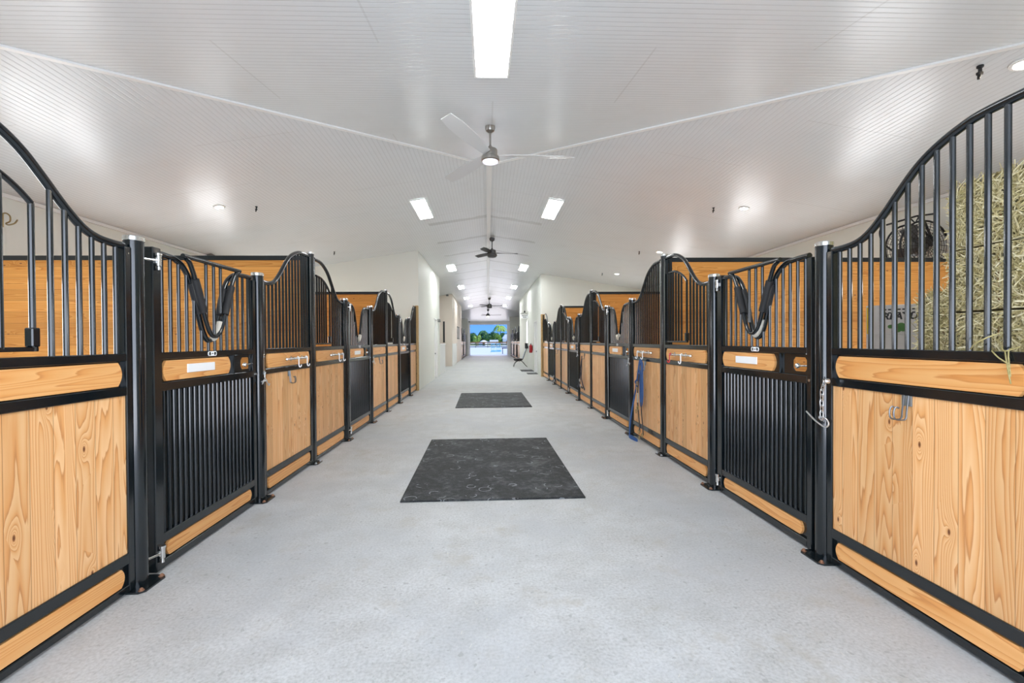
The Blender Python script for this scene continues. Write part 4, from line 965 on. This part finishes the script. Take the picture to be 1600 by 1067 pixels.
def tree(x, y, h, w, mat, label, rs, palm=False):
    r_ = random.Random(rs); o = thing('palm_tree' if palm else 'tree', label, 'tree', (x, y, -.02), 0, 'trees beyond the far fence')
    mb = MB(); mb.tube([(0, 0, 0), (.1, 0, h*.5), (.0, 0, h*.8)], [.18, .14, .1], 8); mb.build('trunk', M['bark'], o)
    lf = MB()
    if palm:
        for k in range(16):
            an = k*2*PI/16+r_.uniform(-.2, .2); e = r_.uniform(.1, 1.0); d = Vector((math.cos(an), math.sin(an), 0)); L_ = w*.5
            pts = [Vector((0, 0, h*.8))+d*L_*q+Vector((0, 0, L_*(e*q-(e+.7)*q*q))) for q in (0, .25, .5, .75, 1)]
            sd = Vector((-d.y, d.x, 0))
            for a, b in zip(pts, pts[1:]):
                for sg in (-1, 1): lf.add([a, b, b+sd*sg*.35-Vector((0, 0, .3)), a+sd*sg*.4-Vector((0, 0, .3))], [(0, 1, 2, 3)])
    else:
        cl = [(r_.uniform(-.32, .32)*w, r_.uniform(-.3, .3)*w, h*r_.uniform(.35, .85), r_.uniform(.18, .34)*w) for _ in range(9)]
        for cx_, cy_, cz, cr2 in cl:
            for _ in range(130):
                v = Vector((r_.gauss(0, 1), r_.gauss(0, 1), r_.gauss(0, 1))).normalized()*cr2*r_.uniform(.75, 1.05); p = Vector((cx_, cy_, cz))+v
                a = Vector((r_.gauss(0, 1), r_.gauss(0, 1), r_.gauss(0, 1))).normalized(); b = a.cross(v).normalized(); s_ = r_.uniform(.10, .20)*math.sqrt(w/4)*1.6
                lf.add([p-a*s_, p-b*s_*.6, p+a*s_, p+b*s_*.6], [(0, 1, 2, 3)])
        for cx_, cy_, cz, cr2 in cl: lf.lathe([(0, -cr2*.8), (cr2*.6, -cr2*.5), (cr2*.8, 0), (cr2*.6, cr2*.5), (0, cr2*.8)], (cx_, cy_, cz), 9)
    lf.build('foliage', mat, o, smooth=0)
hs = [(-13.5, 4.3), (-11.3, 4.0), (-9.0, 5.0), (-6.5, 4.5), (-4.1, 3.9), (-1.6, 4.6), (.9, 4.4), (3.2, 4.1), (5.5, 4.3), (7.9, 4.7), (10.2, 6.0), (12.6, 6.2), (15., 5.6)]
od2 = ORD
for i, (x, h) in enumerate(hs): tree(x, 150+(i % 2)*6, h, 3.6, M['leaf'], f'{od2[i]} dark green tree from the left beyond the fences', 40+i)
tree(-3.1, 128.8, 3.6, 1.9, M['leaf2'], 'bright yellow-green bush standing at the brown fence', 77)
tree(3.3, 144.5, 3.6, 2.0, M['leaf2'], 'bright green shrub left of the white building', 78)
tree(4.6, 164, 8.6, 5.5, M['leaf2'], 'tall palm rising above the right trees', 79, True); tree(-1.6, 165, 6.3, 4.0, M['leaf'], 'slimmer darker palm left of the tall palm', 80, True)
o = thing('white_building', 'white building with low grey roof right behind the fence', 'building', (6.9, 136, 0)); MB().box(-2.2, 3.5, 0, 5, 0, 2.1).build('wall', M['bldg'], o); MB().prism([(-2.5, 2.1), (3.8, 2.1), (3.2, 3.4), (-1.6, 3.4)], -.3, 5.3, 1).build('roof', M['bldg'], o); MB().box(-1.2, -.4, -.02, .02, .6, 1.5).build('window', M['greyplastic'], o)
o = thing('dome_shelter', 'small white dome shelter with dark opening beyond the fence', 'shelter', (-1.2, 134, 0)); MB().lathe([(1.5, 0), (1.45, .6), (1.1, 1.2), (.5, 1.55), (0, 1.65)], n=20).build('shell', M['bldg'], o); MB().box(-.3, .4, -1.52, -1.3, 0, 1.1).build('opening', M['ink'], o)
o = thing('trailer', 'low white trailer beyond the fence right of the dome', 'trailer', (1.9, 135, 0)); MB().box(-1.3, 1.3, 0, 1.6, .4, 1.7, .05).build('body', M['bldg'], o)
for sx in (-.7, .7): MB().lathe([(0, -.1), (.3, -.1), (.3, .1), (0, .1)], (sx, -.05, .3), 14, 'y').build('wheel', M['ink'], o)
# pale blue jump and low table
o = thing('horse_jump', 'pale blue horse jump standing on the arena sand', 'jump', (.97, 58, -.02))
for sx in (-.28, .42):
    mb = MB()
    for q in (-.22, 0, .22): mb.box(sx+q-.03, sx+q+.03, -.04, .04, 0, 1.15)
    for z_ in (.12, .6, 1.05): mb.box(sx-.26, sx+.26, -.03, .03, z_, z_+.07)
    mb.build('wing', M['teal'], o)
mb = MB()
for z_, x_ in ((.10, -.62), (.22, -.5)): mb.cyl((x_, -.1, z_), (.8, .1, z_+.02), .05, 8)
mb.build('pole', M['teal'], o)
o = thing('patio_table', 'dark-topped low table outside the far doorway on the right', 'table', (2.15, 50.5, -.02)); MB().box(-.55, .55, -.4, .4, .62, .72, .01).build('table_top', M['ink'], o)
for sx in (-.5, .48):
    for sy in (-.35, .33): MB().box(sx, sx+.05, sy, sy+.05, 0, .62).build('leg', M['ink'], o)
